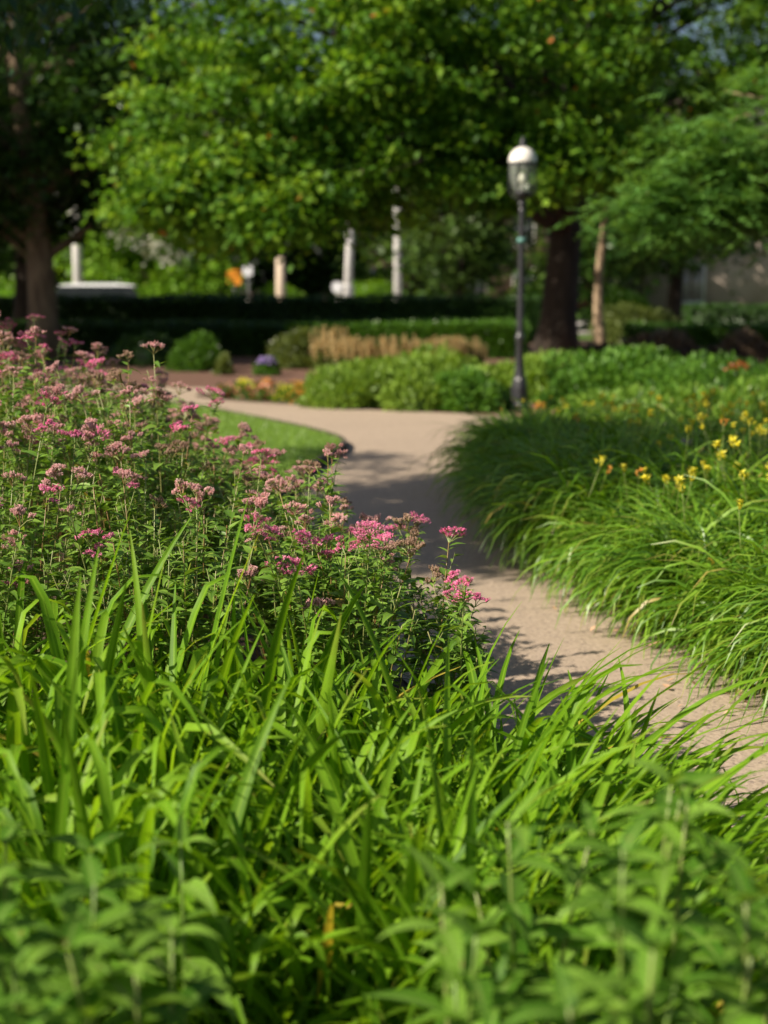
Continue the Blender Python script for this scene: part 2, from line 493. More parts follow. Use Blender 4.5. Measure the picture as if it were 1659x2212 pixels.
def inside(x, y, poly):
    p = np.asarray(poly); x1, y1 = p[:, 0], p[:, 1]; x2, y2 = np.roll(x1, -1), np.roll(y1, -1)
    c = (y1[None] > y[:, None]) != (y2[None] > y[:, None])
    xi = (x2 - x1)[None] * (y[:, None] - y1[None]) / ((y2 - y1)[None] + 1e-12) + x1[None]
    return (np.sum(c & (x[:, None] < xi), 1) % 2) == 1


x = R0.uniform(-6, -.2, 90000); y = R0.uniform(9.5, 19.3, 90000)
k = inside(x, y, lawn_poly)
x, y = x[k][:42000], y[k][:42000]
N = len(x)
mb = MB()
ribbons(mb, np.c_[x, y, np.full(N, .058)], R0.uniform(0, 2 * PI, N), np.c_[R0.uniform(1, 1.5, N), R0.uniform(.3, 1.2, N)],
        R0.uniform(.03, .06, N), np.repeat([[.006, .002]], N, 0), mid=False)
tag(mb.build('grass', M['grass']), 'short mown green grass covering the curved lawn tongue', 'grass', kind='stuff')

# mulch bed between the path and the hedges
mp = [(-14, 21.6), (-9, 22.65), (-3.1, 21.35), (-2.2, 20.65), (-2.5, 19.65), (-1.95, 18.65), (-.8, 17.78), (0, 17.18), (1.3, 16.5), (1.8, 16.0), (9, 15.5), (14, 20), (14, 34), (-14, 34)]
sheet('mulch_bed', mp, .004, M['mulch'])
sheet('far_lawn', [(-60, 42), (60, 42), (60, 45.5), (-60, 45.5)], .004, M['fargrass'])
sheet('road', [(-120, 46), (120, 46), (120, 56), (-120, 56)], .004, M['asphalt'])
mk = MB()
for i in range(-18, 19):
    mk.add([(i * 6, 50.95, .008), (i * 6 + 3, 50.95, .008), (i * 6 + 3, 51.07, .008), (i * 6, 51.07, .008)], [(0, 1, 2, 3)])
tag(mk.build('road_marking', M['signwhite']), kind='structure')
mb = MB(); box(mb, -120, 120, 56.0, 59.5, 0, .13); box(mb, -120, 120, 45.7, 45.95, 0, .12)
tag(mb.build('pavement', M['concrete']), kind='structure')
sheet('verge', [(-120, 59.6), (120, 59.6), (120, 90), (-120, 90)], .006, M['fargrass'])

# small litter on the margin of the path
lt = MB()
ribbons(lt, np.zeros((1, 3)), np.zeros(1), np.array([[.1, .5, .2]]), np.array([.035]), np.array([[.008, .022, .004]]), fold=.3, rnd=np.array([.5]))
lproto = lt.build('fallen_leaf', M['litter'])
lts = [(2036, 2020, 1), (1965, 2032, .8), (1955, 2010, .8), (1730, 1860, .7), (1798, 1862, .8), (1853, 1865, .6), (1900, 1905, 1.1), (1878, 1872, .8),
       (2180, 2060, 1.1), (2195, 2078, .9), (2140, 2050, .8), (1736, 1790, .9), (1628, 1798, .7), (1790, 1812, .7), (1960, 1925, .7), (2005, 1992, .9),
       (2120, 2105, .6), (2160, 2160, .6), (1985, 2085, .5), (1890, 2035, .5), (1640, 1700, .6), (1842, 1880, .6), (2060, 2130, .5)]
for i, (sx, sy, s) in enumerate(lts):
    o = lproto if i == 0 else lproto.copy()
    if i: COL.objects.link(o)
    p = gp(sx / 2250 * 1659, sy / 3000 * 2212)
    o.location = (p[0], p[1], .018); o.rotation_euler = (random.uniform(-.3, .3), random.uniform(-.3, .3), random.uniform(0, 6.28)); s *= 1.35; o.scale = (s, s, s)
    tag(o, 'small dry tan leaf scrap lying on the right margin of the path', 'leaf', 'dry leaf scraps littering the path edge')


# ------------------------------------------------------------------ plants
def blades(mb, rng, c, n, r0, L, W, th0, droop, az_mu=None, az_sd=None, S=9, kink=.3, mid=True, lean=0.0, fold=.35, kamp=(.8, 2.0)):
    """strap leaves rising out of a clump at c"""
    az = rng.uniform(0, 2 * PI, n) if az_mu is None else rng.normal(az_mu, az_sd, n)
    rr = np.sqrt(rng.random(n)) * r0
    a2 = rng.uniform(0, 2 * PI, n)
    base = np.c_[c[0] + rr * np.cos(a2), c[1] + rr * np.sin(a2), np.full(n, c[2] - .01)]
    Ls = rng.uniform(L[0], L[1], n)
    s = np.linspace(0, 1, S + 1)[None]
    t0 = rng.uniform(th0[0], th0[1], n)[:, None]
    dr = rng.uniform(droop[0], droop[1], n)[:, None]
    pw = rng.uniform(1.3, 2.6, n)[:, None]
    th = t0 - dr * s ** pw
    kk = (rng.random(n) < kink)[:, None]
    ks = rng.uniform(.5, .85, n)[:, None]
    th = th - kk * rng.uniform(kamp[0], kamp[1], n)[:, None] / (1 + np.exp(-(s - ks) * 38))
    th = np.maximum(th, -1.45)
    azs = az[:, None] + rng.normal(0, .13, n)[:, None] * s + lean * s
    Wm = rng.uniform(W[0], W[1], n)[:, None]
    prof = np.minimum(1, .55 + 1.6 * s) * np.clip((1.01 - s) / .34, 0, 1) ** .65
    roll = rng.normal(0, .2, n)[:, None] + rng.normal(0, .55, n)[:, None] * s
    return ribbons(mb, base, azs, th, Ls, Wm * prof, roll=roll, fold=fold, rnd=rng.random(n), mid=mid)


ORD = ['first', 'second', 'third', 'fourth', 'fifth', 'sixth', 'seventh', 'eighth', 'ninth', 'tenth', 'eleventh', 'twelfth', 'thirteenth', 'fourteenth', 'fifteenth']
# --- foreground strap-leaved clumps, three rows
rows = [('back row', [(-1.22, 3.30, .88, 'l'), (-.92, 3.40, .88, 'l'), (-.62, 3.32, .84, 'l'), (-.32, 3.40, .76, 'l'), (-.04, 3.36, .72, 'c'), (.20, 3.36, .60, 'r'), (.42, 3.28, .50, 'r'), (.60, 3.10, .38, 'r')]),
        ('middle row', [(-1.0, 2.86, .80, 'l'), (-.72, 2.92, .82, 'l'), (-.44, 2.86, .78, 'l'), (-.16, 2.92, .72, 'c'), (.10, 2.86, .66, 'c'), (.34, 2.84, .56, 'r'), (.55, 2.72, .44, 'r')]),
        ('front row', [(-.80, 2.44, .70, 'l'), (-.50, 2.44, .72, 'l'), (-.20, 2.42, .66, 'c'), (.10, 2.42, .64, 'c'), (.36, 2.40, .58, 'r'), (.58, 2.34, .47, 'r'), (.76, 2.24, .34, 'r')])]
for rn, cl in rows:
    for i, (x, y, h, sd0) in enumerate(cl):
        rng = np.random.default_rng(100 + i + len(rn) * 17)
        mb = MB()
        n = 84
        if sd0 == 'r':
            blades(mb, rng, (0, 0, 0), n, .17, (h * .80, h * 1.30), (.016, .028), (.85, 1.4), (.4, 1.6), kink=.2, az_mu=.15, az_sd=1.4)
            blades(mb, rng, (0, 0, 0), 12, .10, (h * 1.25, h * 1.65), (.013, .021), (.75, 1.05), (.5, 1.3), kink=.15, az_mu=.15, az_sd=.5)
        elif sd0 == 'l':
            blades(mb, rng, (0, 0, 0), int(n * .8), .16, (h * .75, h * 1.18), (.020, .034), (1.15, 1.55), (.05, .6), kink=.85, S=13, kamp=(1.3, 2.8))
            blades(mb, rng, (0, 0, 0), 34, .16, (h * .7, h * 1.1), (.014, .024), (.75, 1.3), (.4, 1.6), kink=.3)
        else:
            blades(mb, rng, (0, 0, 0), int(n * .8), .16, (h * .75, h * 1.2), (.018, .030), (.95, 1.5), (.15, 1.2), kink=.5, S=13, kamp=(1.0, 2.4))
            blades(mb, rng, (0, 0, 0), 34, .16, (h * .7, h * 1.1), (.013, .022), (.7, 1.2), (.5, 1.5), kink=.25)
        # short young leaves low in the clump
        blades(mb, rng, (0, 0, 0), 80, .20, (h * .4, h * .85), (.012, .021), (.6, 1.45), (.2, 1.4), kink=.2)
        o = mb.build('daylily_clump', M['lily'], loc=(x, y, 0))
        how = {'l': 'upright bright green daylily clump with folded blade tips', 'c': 'bright green daylily clump of crossing strap blades', 'r': 'green daylily clump with blades arching towards the path'}[sd0]
        tag(o, f'{how}, {ORD[i]} from left in the {rn}', 'daylily', 'flowerless daylily clumps before the pink shrubs')

# dry brown stubs low among the front clumps
for i, (x, y) in enumerate([(-.30, 2.16), (-.05, 2.12), (.05, 2.2)]):
    rng = np.random.default_rng(i + 5)
    mb = MB()
    blades(mb, rng, (0, 0, 0), 9, .06, (.18, .34), (.006, .012), (.6, 1.3), (.3, 1.8), kink=.4)
    tag(mb.build('dry_leaf_tuft', M['litter'], loc=(x, y, 0)), ['tuft of withered brown blades in the dark gap, leftmost of three', 'tuft of withered brown blades in the dark gap, middle of three',
        'tuft of withered brown blades in the dark gap, rightmost of three'][i], 'dry leaves', 'withered tufts under the daylilies')


def lance(mb, rng, base, az, th0, L, W, droop, S=6, fold=.35, roll=None, rnd=None):
    n = len(az)
    s = np.linspace(0, 1, S + 1)[None]
    th = th0[:, None] - droop[:, None] * s ** 1.2
    prof = np.sin(PI * np.clip(s, 0, 1) ** .60) ** 1.2 * .97 + .03
    prof[:, -1] = .02
    r = rng.normal(0, .25, n) if roll is None else roll
    ribbons(mb, base, az, th, L, W[:, None] * prof, roll=r, fold=fold, rnd=rng.random(n) if rnd is None else rnd)


def leafy_plant(rng, x, y, H, nst, label, group, Ls=(.12, .185), name='leafy_perennial'):
    root = empty(name, (x, y, 0), label, 'plant', group)
    ms, ml = MB(), MB()
    for s_ in range(nst):
        h = H * rng.uniform(.8, 1.06) if s_ else H
        az0 = rng.uniform(0, 2 * PI); lean = rng.uniform(.02, .16) * H
        b = np.array([rng.normal(0, .035), rng.normal(0, .035), 0])
        u = np.linspace(0, 1, 8)
        P = b + np.c_[np.cos(az0) * lean * u ** 1.5, np.sin(az0) * lean * u ** 1.5, h * u]
        tubes(ms, P, np.linspace(.0052, .0026, 8), 6, rnd=[rng.random()])
        nn = int(h / .060)
        hs = np.sort(rng.uniform(.10, .97, nn)) if False else np.linspace(.14, .985, nn)
        phi0 = rng.uniform(0, PI)
        for j, f in enumerate(hs):
            p = np.array([np.interp(f, u, P[:, d]) for d in range(3)])
            top = max(0, (f - .72) / .28)
            k2 = 2 if f < .9 else 3
            a = phi0 + j * PI / 2 + np.arange(k2) * 2 * PI / k2 + rng.normal(0, .2, k2)
            L_ = rng.uniform(Ls[0], Ls[1], k2) * (1 - .45 * top) * (.75 + .25 * min(1, f / .3))
            lance(ml, rng, np.repeat(p[None], k2, 0), a, rng.uniform(0, .5, k2) + top * .4, L_, L_ * rng.uniform(.26, .35, k2), rng.uniform(.3, 1.4, k2))
            if rng.random() < .25 and f < .9:       # axillary shoot
                a1 = a[0] + .15
                q_ = p + .035 * np.array([math.cos(a1), math.sin(a1), 1.0])
                tubes(ms, np.stack([p, q_]), [.002, .0014], 5, rnd=[rng.random()])
                k3 = 4
                L3 = rng.uniform(.035, .07, k3)
                lance(ml, rng, np.repeat(q_[None], k3, 0), a1 + rng.uniform(-1.6, 1.6, k3), rng.uniform(.3, 1.2, k3), L3, L3 * .33, rng.uniform(.2, .9, k3), S=4)
    ms.build('stem', M['stemg'], root)
    ml.build('foliage', M['lance'], root)
    return root


lp = [('nearest row', [(-.50, 1.48, .62), (-.26, 1.40, .44), (.08, 1.36, .56), (.22, 1.44, .64), (.40, 1.40, .62), (.56, 1.50, .60)]),
      ('second row', [(-.64, 1.70, .70), (-.46, 1.76, .68), (-.30, 1.72, .62), (.10, 1.74, .66), (.28, 1.66, .74), (.46, 1.76, .70), (.62, 1.72, .62)]),
      ('third row', [(-.80, 1.98, .73), (-.58, 2.02, .71), (-.38, 2.0, .60), (.18, 2.0, .66), (.40, 2.06, .72), (.58, 2.02, .60)])]
for rn, cl in lp:
    for i, (x, y, H) in enumerate(cl):
        rng = np.random.default_rng(300 + i * 7 + len(rn))
        leafy_plant(rng, x, y, H, 3, f'blurred lance-leaved perennial at the bottom edge, {ORD[i]} from left in the {rn}', 'lance-leaved perennials at the bottom of the picture')


# --- pink flowering shrubs
def hgt(x, y):
    xs = x * 5 / y
    h5 = np.interp(xs, [-1.6, -1.3, -.8, -.45, -.2, 0, .15, .25, .4], [1.29, 1.25, 1.07, .87, .74, .65, .56, .46, .36])
    zl = CAM_H - (CAM_H - h5) * y / 5
    rm = np.interp(xs, [-1.3, .2], [.60, .92])
    zl = zl - .035 * np.clip(y - 5.2, 0, 3) * (xs > -.75)
    return zl * (rm + (1 - rm) * np.clip((y - 3.7) / 1.5, 0, 1))


def xright(y):
    return np.interp(y, [3.7, 4.0, 4.35, 5, 6, 7.5], [.26, .30, .25, .04, -.42, -1.0])


def make_head(seed, mat, Rr, kind):
    rng = np.random.default_rng(seed)
    mb = MB()
    nsub = int(rng.integers(5, 9))
    sub = np.c_[rng.normal(0, Rr * .5, nsub), rng.normal(0, Rr * .5, nsub)]
    sub[0] = 0
    zt = .035
    cs = np.c_[sub, zt + rng.normal(0, .005, nsub) - .25 * (sub ** 2).sum(1) / Rr]
    root = np.zeros((nsub, 3))
    tubes(mb, np.stack([root, cs * [.55, .55, .6], cs - [0, 0, .006]], 1), [.0013, .001, .0008], 4, mat=1)
    pts = []
    for c in cs:
        m = int(rng.integers(16, 24))
        r = Rr * rng.uniform(.26, .40)
        a = rng.uniform(0, 2 * PI, m); q = np.sqrt(rng.random(m)) * r
        p = c + np.c_[q * np.cos(a), q * np.sin(a), .006 - .35 * q ** 2 / r + rng.normal(0, .0018, m)]
        tubes(mb, np.stack([np.repeat(c[None] - [0, 0, .007], m, 0), p], 1), .0005, 3, mat=1)
        pts.append(p)
    pts = np.concatenate(pts); m = len(pts)
    fr = rng.uniform(.0026, .0040, m) * (1.0 if kind == 'fresh' else .72)
    a = rng.uniform(0, 2 * PI, m)
    nv = 10
    ang_ = np.arange(nv) * 2 * PI / nv
    rad = np.where(np.arange(nv) % 2 == 0, 1.0, .45)
    tx, ty = rng.normal(0, .5, m), rng.normal(0, .5, m)
    X = fr[:, None] * rad * np.cos(ang_ + a[:, None]); Y = fr[:, None] * rad * np.sin(ang_ + a[:, None])
    Z = X * tx[:, None] + Y * ty[:, None] + .0015 * (rad - .45)
    ring = np.stack([X, Y, Z], -1) + pts[:, None]
    V = np.concatenate([pts[:, None] + [0, 0, .0012 if kind == 'fresh' else .003], ring], 1)
    idx = np.arange(m * (nv + 1)).reshape(m, nv + 1)
    rg = idx[:, 1:]
    q = np.stack([np.repeat(idx[:, :1], nv, 1), rg, np.roll(rg, -1, 1)], -1).reshape(-1, 3)
    A = np.zeros((m, nv + 1, 3)); A[..., 0] = .6; A[..., 2] = np.clip(rng.normal(.5, .28, m), 0, .95)[:, None]
    mb.add(V, q, A, 0)
    # a lower disc of the same flowers gives the head its depth
    V2 = V.copy(); V2[..., 2] -= .0035; V2[..., 0] *= .93; V2[..., 1] *= .93
    mb.add(V2, q, A, 0)
    o = mb.build('flower_head', [M[mat], M['stemg'] if kind == 'fresh' else M['stemr']], smooth=False)
    return o


protos = {'pink': [], 'dusty': [], 'buff': []}
for mat, n, kd in (('pink', 5, 'fresh'), ('dusty', 6, 'faded'), ('buff', 3, 'faded')):
    for i in range(n):
        o = make_head(900 + i * 3 + len(mat), mat, random.uniform(.032, .050), kd)
        protos[mat].append(o.data)
        bpy.data.objects.remove(o)

rng = np.random.default_rng(77)
gx, gyy = np.meshgrid(np.arange(-2.6, .5, .082), np.arange(3.72, 7.6, .095))
sx = (gx + rng.uniform(-.04, .04, gx.shape)).ravel(); sy = (gyy + rng.uniform(-.045, .045, gx.shape)).ravel()
k = (sx < xright(sy)) & (sx > -(.275 * sy + .22))
sx, sy = sx[k], sy[k]
sh = hgt(sx, sy) * np.clip(rng.normal(.90, .085, len(sx)), .66, 1.04) 
flag = rng.random(len(sx)) < np.where(sy < 4.4, .26, .34)
sh *= np.where(flag, 1.05, .93)
sh += np.where(flag & (rng.random(len(sx)) < .25), rng.uniform(.04, .12, len(sx)), 0)
cent = [(-1.15, 4.15, 'pink-flowered spirea shrub at the left border, just behind the upright daylily blades'),
        (-.62, 4.1, 'pink-flowered spirea shrub behind the tall folded daylily blade left of centre'),
        (-.12, 4.1, 'pink-flowered spirea shrub with few low heads, behind the middle daylily clumps'),
        (.27, 4.12, 'low pink spirea shrub standing out against the path, furthest right'),
        (-1.45, 5.0, 'tallest pink spirea shrub, in front of the shaded tree trunk at left'),
        (-.85, 5.0, 'spirea shrub with many faded dusty-pink heads in the thick of the mass'),
        (-.30, 4.95, 'spirea shrub of rosy brown heads bordering the path below the lawn tip'),
        (-1.75, 6.1, 'blurred pink spirea shrub behind the tallest one at left'),
        (-1.0, 6.0, 'spirea shrub whose faded heads rise before the mulch bed'),
        (-1.75, 7.2, 'blurred spirea shrub at the back, before the mulch bed'),
        (-1.05, 7.1, 'blurred spirea shrub at the back, in front of the green lawn')]
cc = np.array([c[:2] for c in cent])
own = np.argmin((sx[:, None] - cc[:, 0]) ** 2 + (sy[:, None] - cc[:, 1]) ** 2, 1)
for ci, (cx_, cy_, lab) in enumerate(cent):
    root = empty('spirea_shrub', (cx_, cy_, 0), lab, 'spirea', 'pink spirea shrubs left of the path')
    ms, ml = MB(), MB()
    ids = np.where(own == ci)[0]
    for j in ids:
        tx, ty, h = sx[j] - cx_, sy[j] - cy_, sh[j]
        bx, by = tx * .45 + rng.normal(0, .02), ty * .45 + rng.normal(0, .02)
        u = np.linspace(0, 1, 7)
        bend = rng.normal(0, .02, 2)
        P = np.c_[bx + (tx - bx) * u ** 1.2 + bend[0] * np.sin(PI * u), by + (ty - by) * u ** 1.2 + bend[1] * np.sin(PI * u), h * u]
        red = rng.random()
        tubes(ms, P, np.linspace(.0034, .0015, 7), 5, rnd=[red], mat=0)
        nl = int(rng.integers(38, 48))
        f = .99 - (rng.random(nl) ** 1.15) * .70
        f[:6] = rng.uniform(.78, .985, 6)
        p = np.stack([np.interp(f, u, P[:, d]) for d in range(3)], 1)
        L_ = rng.uniform(.042, .082, nl) * np.where(f > .88, .7, 1)
        az = np.arange(nl) * 2.4 + rng.uniform(0, 6) + rng.normal(0, .3, nl)
        lance(ml, rng, p, az, rng.uniform(-.1, .75, nl), L_, L_ * rng.uniform(.30, .42, nl), rng.uniform(.2, 1.1, nl), S=4, fold=.25)
        # side twigs near the top
        flower = flag[j]
        ntw = int(rng.integers(1, 4))
        heads = [(P[-1], 1.0)] if flower else []
        for t in range(ntw):
            ff = rng.uniform(.80, .93)
            q0 = np.array([np.interp(ff, u, P[:, d]) for d in range(3)])
            a = rng.uniform(0, 2 * PI)
            q1 = q0 + np.array([math.cos(a) * rng.uniform(.025, .05), math.sin(a) * rng.uniform(.025, .05), min(.09, (1 - ff) * h + rng.uniform(-.03, .01))])
            tubes(ms, np.stack([q0, (q0 + q1) / 2 + [0, 0, -.004], q1]), [.0014, .0012, .001], 4, rnd=[.9])
            k3 = 5
            fb = rng.uniform(.3, 1, k3)[:, None]
            L3 = rng.uniform(.022, .042, k3)
            lance(ml, rng, q0 + (q1 - q0) * fb, a + rng.uniform(-1.8, 1.8, k3), rng.uniform(0, .8, k3), L3, L3 * .34, rng.uniform(.2, .9, k3), S=3, fold=.25)
            if flower and rng.random() < .45: heads.append((q1, rng.uniform(.55, .9)))
        patch = math.sin(sx[j] * 3.1 + 1) + math.sin(sy[j] * 2.3 + sx[j]) + rng.normal(0, .8)
        base_kind = 'pink' if patch > .95 or (sx[j] > .05 and rng.random() < .6) or (sy[j] < 4.3 and rng.random() < .45) else ('dusty' if patch > -1.6 else 'buff')
        for hp, sc in heads:
            kd = base_kind
            if rng.random() < .22: kd = rng.choice(['pink', 'dusty', 'buff'], p=[.45, .4, .15])
            me = protos[kd][int(rng.integers(len(protos[kd])))]
            o = bpy.data.objects.new('flower_head', me); COL.objects.link(o)
            o.parent = root; o.location = tuple(hp - [0, 0, .004])
            o.rotation_euler = (rng.normal(0, .3), rng.normal(0, .3), rng.uniform(0, 6.28))
            s_ = sc * rng.uniform(.8, 1.3); o.scale = (s_, s_, s_)
    ms.build('stems', M['stemr'], root)
    ml.build('foliage', M['spleaf'], root)


# --- right-hand daylily border with yellow flowers
def make_lily_flower(seed, mat):
    rng = np.random.default_rng(seed)
    mb = MB()
    u = np.linspace(0, 1, 5)
    H = .24
    tubes(mb, np.c_[.02 * u, .01 * u, H * u - H], np.linspace(.0028, .002, 5), 5, mat=1)
    for b in range(int(rng.integers(1, 3))):
        o_ = np.array([.02 + rng.normal(0, .012), .01 + rng.normal(0, .012), -.004 + rng.normal(0, .01)])
        az0 = rng.uniform(0, 6.28); tilt = rng.uniform(.4, 1.0)
        n = 6
        az = az0 + np.arange(n) * PI / 3
        L_ = np.full(n, .045) * rng.uniform(.8, 1.1)
        s = np.linspace(0, 1, 5)[None]
        th = np.full((n, 1), 1.2) - 1.1 * s ** 1.3 + rng.normal(0, .15, (n, 1))
        ribbons(mb, np.repeat(o_[None], n, 0), az, th, L_, .017 * (np.sin(PI * s ** .8) * .9 + .1) * np.ones((n, 1)), fold=.3, rnd=rng.random(n))
    for b in range(3):        # closed buds
        a = rng.uniform(0, 6.28)
        p0 = np.array([.02, .01, -.03]); p1 = p0 + [.02 * math.cos(a), .02 * math.sin(a), .03]
        tubes(mb, np.stack([p0, p1, p1 + [.002, 0, .012], p1 + [.003, 0, .026]]), [.0015, .003, .0048, .0012], 6, mat=0)
    o = mb.build('flower', [M[mat], M['stemg']])
    d = o.data; bpy.data.objects.remove(o); return d


yfl = [make_lily_flower(i, 'yellow') for i in range(4)]
ofl = [make_lily_flower(20, 'orange'), make_lily_flower(21, 'orange')]

border = []     # x, y, height, n blades, flowers, zone
for x, y in [(2.06, 4.1), (1.84, 4.7), (1.66, 5.3), (1.50, 5.95), (1.36, 6.6)]: border.append((x, y, .60, 470, 12, 'a'))
for x, y in [(2.3, 5.1), (2.05, 5.7), (1.90, 6.4), (1.76, 7.1)]: border.append((x, y, .70, 420, 18, 'b'))
for x, y in [(2.45, 6.6), (2.3, 7.4), (2.2, 8.2), (2.8, 7.7), (2.7, 8.8)]: border.append((x, y, .70, 340, 18, 'c'))
for x, y in [(1.22, 7.4), (1.15, 8.2), (1.12, 9.1), (1.12, 10.1), (1.18, 11.1), (1.34, 12.1), (1.62, 13.1)]: border.append((x, y, .66 - max(0, y - 10) * .085, 470, 2, 'd'))
for x, y in [(1.6, 8.2), (1.58, 9.2), (1.62, 10.4), (1.78, 11.6), (2.1, 12.8), (2.15, 9.7), (2.3, 11.1)]: border.append((x, y, .70 - max(0, y - 10) * .11, 320, 6, 'e'))
zl = {'a': ('sunlit daylily clump drooping over the path margin, {} from the near end', 'sunlit clumps edging the path'),
      'b': ('yellow-flowered daylily clump behind the sunlit edge clumps, {} from near end', 'yellow-flowered sunlit clumps'),
      'c': ('daylily clump thick with yellow flowers behind the sunlit mass, {} of its row', 'yellow-flowered clumps at the back'),
      'd': ('shaded dark green daylily clump where the path bends, {} counted away from the camera', 'shaded clumps edging the path'),
      'e': ('shaded daylily clump with a few yellow flowers below the lamp post, {} of its row', 'shaded clumps behind the path edge')}
cnt = {}
for i, (x, y, h, n, nf, z) in enumerate(border):
    rng = np.random.default_rng(500 + i)
    cnt[z] = cnt.get(z, -1) + 1
    root = empty('daylily_clump', (x, y, 0), zl[z][0].format(ORD[cnt[z]]), 'daylily', zl[z][1])
    mb = MB()
    h *= rng.uniform(.92, 1.06)
    blades(mb, rng, (0, 0, 0), n, .30, (h * .95, h * 1.45), (.010, .016), (1.1, 1.52), (1.3, 2.6), kink=.08, mid=False, S=8)
    # the side towards the path spills outward
    side = math.atan2(-.5, -1) if z in 'ad' else None
    if z in 'ad':
        blades(mb, rng, (-.08, 0, 0), int(n * .8), .26, (h * .95, h * 1.35), (.010, .016), (.95, 1.45), (1.9, 2.9), kink=.1, mid=False, S=8, az_mu=side, az_sd=.75)
        blades(mb, rng, (-.14, -.10, 0), int(n * .8), .20, (h * .5, h * .9), (.010, .015), (.8, 1.35), (1.9, 2.9), kink=.1, mid=False, S=8, az_mu=side, az_sd=.85)
    mb.build('foliage', M['lily2'], root)
    for j in range(nf):
        a = rng.uniform(0, 6.28); r = math.sqrt(rng.random()) * .45
        me = ofl[int(rng.integers(2))] if rng.random() < .04 else yfl[int(rng.integers(4))]
        o = bpy.data.objects.new('flower', me); COL.objects.link(o); o.parent = root
        o.location = (r * math.cos(a), r * math.sin(a), h * (rng.uniform(.98, 1.18) if z in 'abc' else rng.uniform(.92, 1.1)))
        o.rotation_euler = (rng.normal(0, .25), rng.normal(0, .25), rng.uniform(0, 6.28)); s_ = rng.uniform(.55, .8); o.scale = (s_, s_, s_)


# ------------------------------------------------------------------ bushes and hedges
def lump(rng, n=7, f=(2, 6)):
    K = rng.normal(0, 1, (n, 3)); K /= np.linalg.norm(K, axis=1, keepdims=True)
    K *= rng.uniform(f[0], f[1], (n, 1)); ph = rng.uniform(0, 6.28, n)
    return lambda D: np.sin(D @ K.T + ph).mean(1)


def bush_mesh(mb, rng, c, rad, nleaf, leaf, up=.3, lumpy=.25, core=True, spray=False, lf=(3, 8), wr=.5, mat=0, thick=.18):
    """leaves on and just inside a lumpy dome"""
    rad = np.asarray(rad, float)
    fn = lump(rng, 8, lf)
    D = rng.normal(0, 1, (nleaf, 3)); D /= np.linalg.norm(D, axis=1, keepdims=True)
    D[:, 2] = np.abs(D[:, 2])
    rr = 1 + lumpy * fn(D) * 2 - np.abs(rng.normal(0, thick, nleaf))
    P = np.asarray(c) + D * rad * rr[:, None]
    az = np.arctan2(D[:, 1], D[:, 0]) + rng.normal(0, .9, nleaf)
    th0 = np.arcsin(np.clip(D[:, 2], -1, 1)) * .6 + rng.normal(up, .45, nleaf)
    L_ = rng.uniform(.7, 1.3, nleaf) * leaf
    if spray:
        s = np.linspace(0, 1, 4)[None]
        ribbons(mb, P, az, th0[:, None] - .5 * s, L_, (L_ * wr)[:, None] * np.array([[.5, 1, .7, .1]]), roll=rng.normal(0, .6, nleaf), mid=False, rnd=rng.random(nleaf), mat=mat)
    else:
        ribbons(mb, P, az, np.c_[th0, th0 - .2, th0 - .5], L_, (L_ * wr)[:, None] * np.array([[.15, 1, .05]]), roll=rng.normal(0, .6, nleaf), mid=False, rnd=rng.random(nleaf), mat=mat)
    if core:
        a = np.linspace(0, 2 * PI, 17)[:-1]; e_ = np.linspace(0, PI / 2, 7)
        A_, E_ = np.meshgrid(a, e_)
        d = np.stack([np.cos(E_) * np.cos(A_), np.cos(E_) * np.sin(A_), np.sin(E_)], -1).reshape(-1, 3)
        V = np.asarray(c) + d * rad * (.74 + lumpy * 1.6 * fn(d))[:, None]
        V[:16, 2] = 0
        idx = np.arange(len(V)).reshape(7, 16); nx = np.roll(idx, -1, 1)
        q = np.stack([idx[:-1], nx[:-1], nx[1:], idx[1:]], -1).reshape(-1, 4)
        mb.add(V, q, np.full((len(V), 3), .1), mat)


def bush(name, label, cat, loc, rad, nleaf, leaf, mat, group=None, seed=0, **kw):
    rng = np.random.default_rng(seed)
    mb = MB(); bush_mesh(mb, rng, (0, 0, 0), rad, nleaf, leaf, **kw)
    o = mb.build(name, M[mat] if isinstance(mat, str) else [M[m_] for m_ in mat], loc=loc)
    return tag(o, label, cat, group)


# spreading junipers around the lamp
jn = [((-.25, 17.9), (.75, .7, .62), 'light green spreading juniper beside the orange flower bed'),
      ((.65, 17.7), (.80, .75, .66), 'light green spreading juniper at the far side of the path bend'),
      ((.35, 19.3), (1.2, .9, .66), 'feathery juniper behind the two at the path bend'),
      ((.98, 17.35), (.50, .5, .58), 'dark green rounded juniper just left of the lamp post'),
      ((1.7, 18.9), (.95, .8, .64), 'juniper directly behind the lamp post'),
      ((2.75, 17.6), (.80, .7, .58), 'bushy juniper just right of the lamp post'),
      ((3.9, 17.1), (.9, .8, .55), 'juniper between the lamp post and the rose bush'),
      ((3.0, 18.6), (1.1, .8, .60), 'juniper in front of the thick tree trunk'),
      ((5.0, 17.6), (1.0, .9, .52), 'juniper at the right border behind the rose bush')]
for i, ((x, y), rd, lab) in enumerate(jn):
    bush('juniper', lab, 'juniper', (x, y, 0), (rd[0], rd[1], rd[2] * (.80 if i < 5 else 1.05)), 5200, .085, 'juniper' if i in (0, 1, 2, 4) else 'juniperdark', 'spreading junipers around the lamp', seed=40 + i, spray=True, lumpy=.30, up=.5, wr=.42, lf=(3, 9))
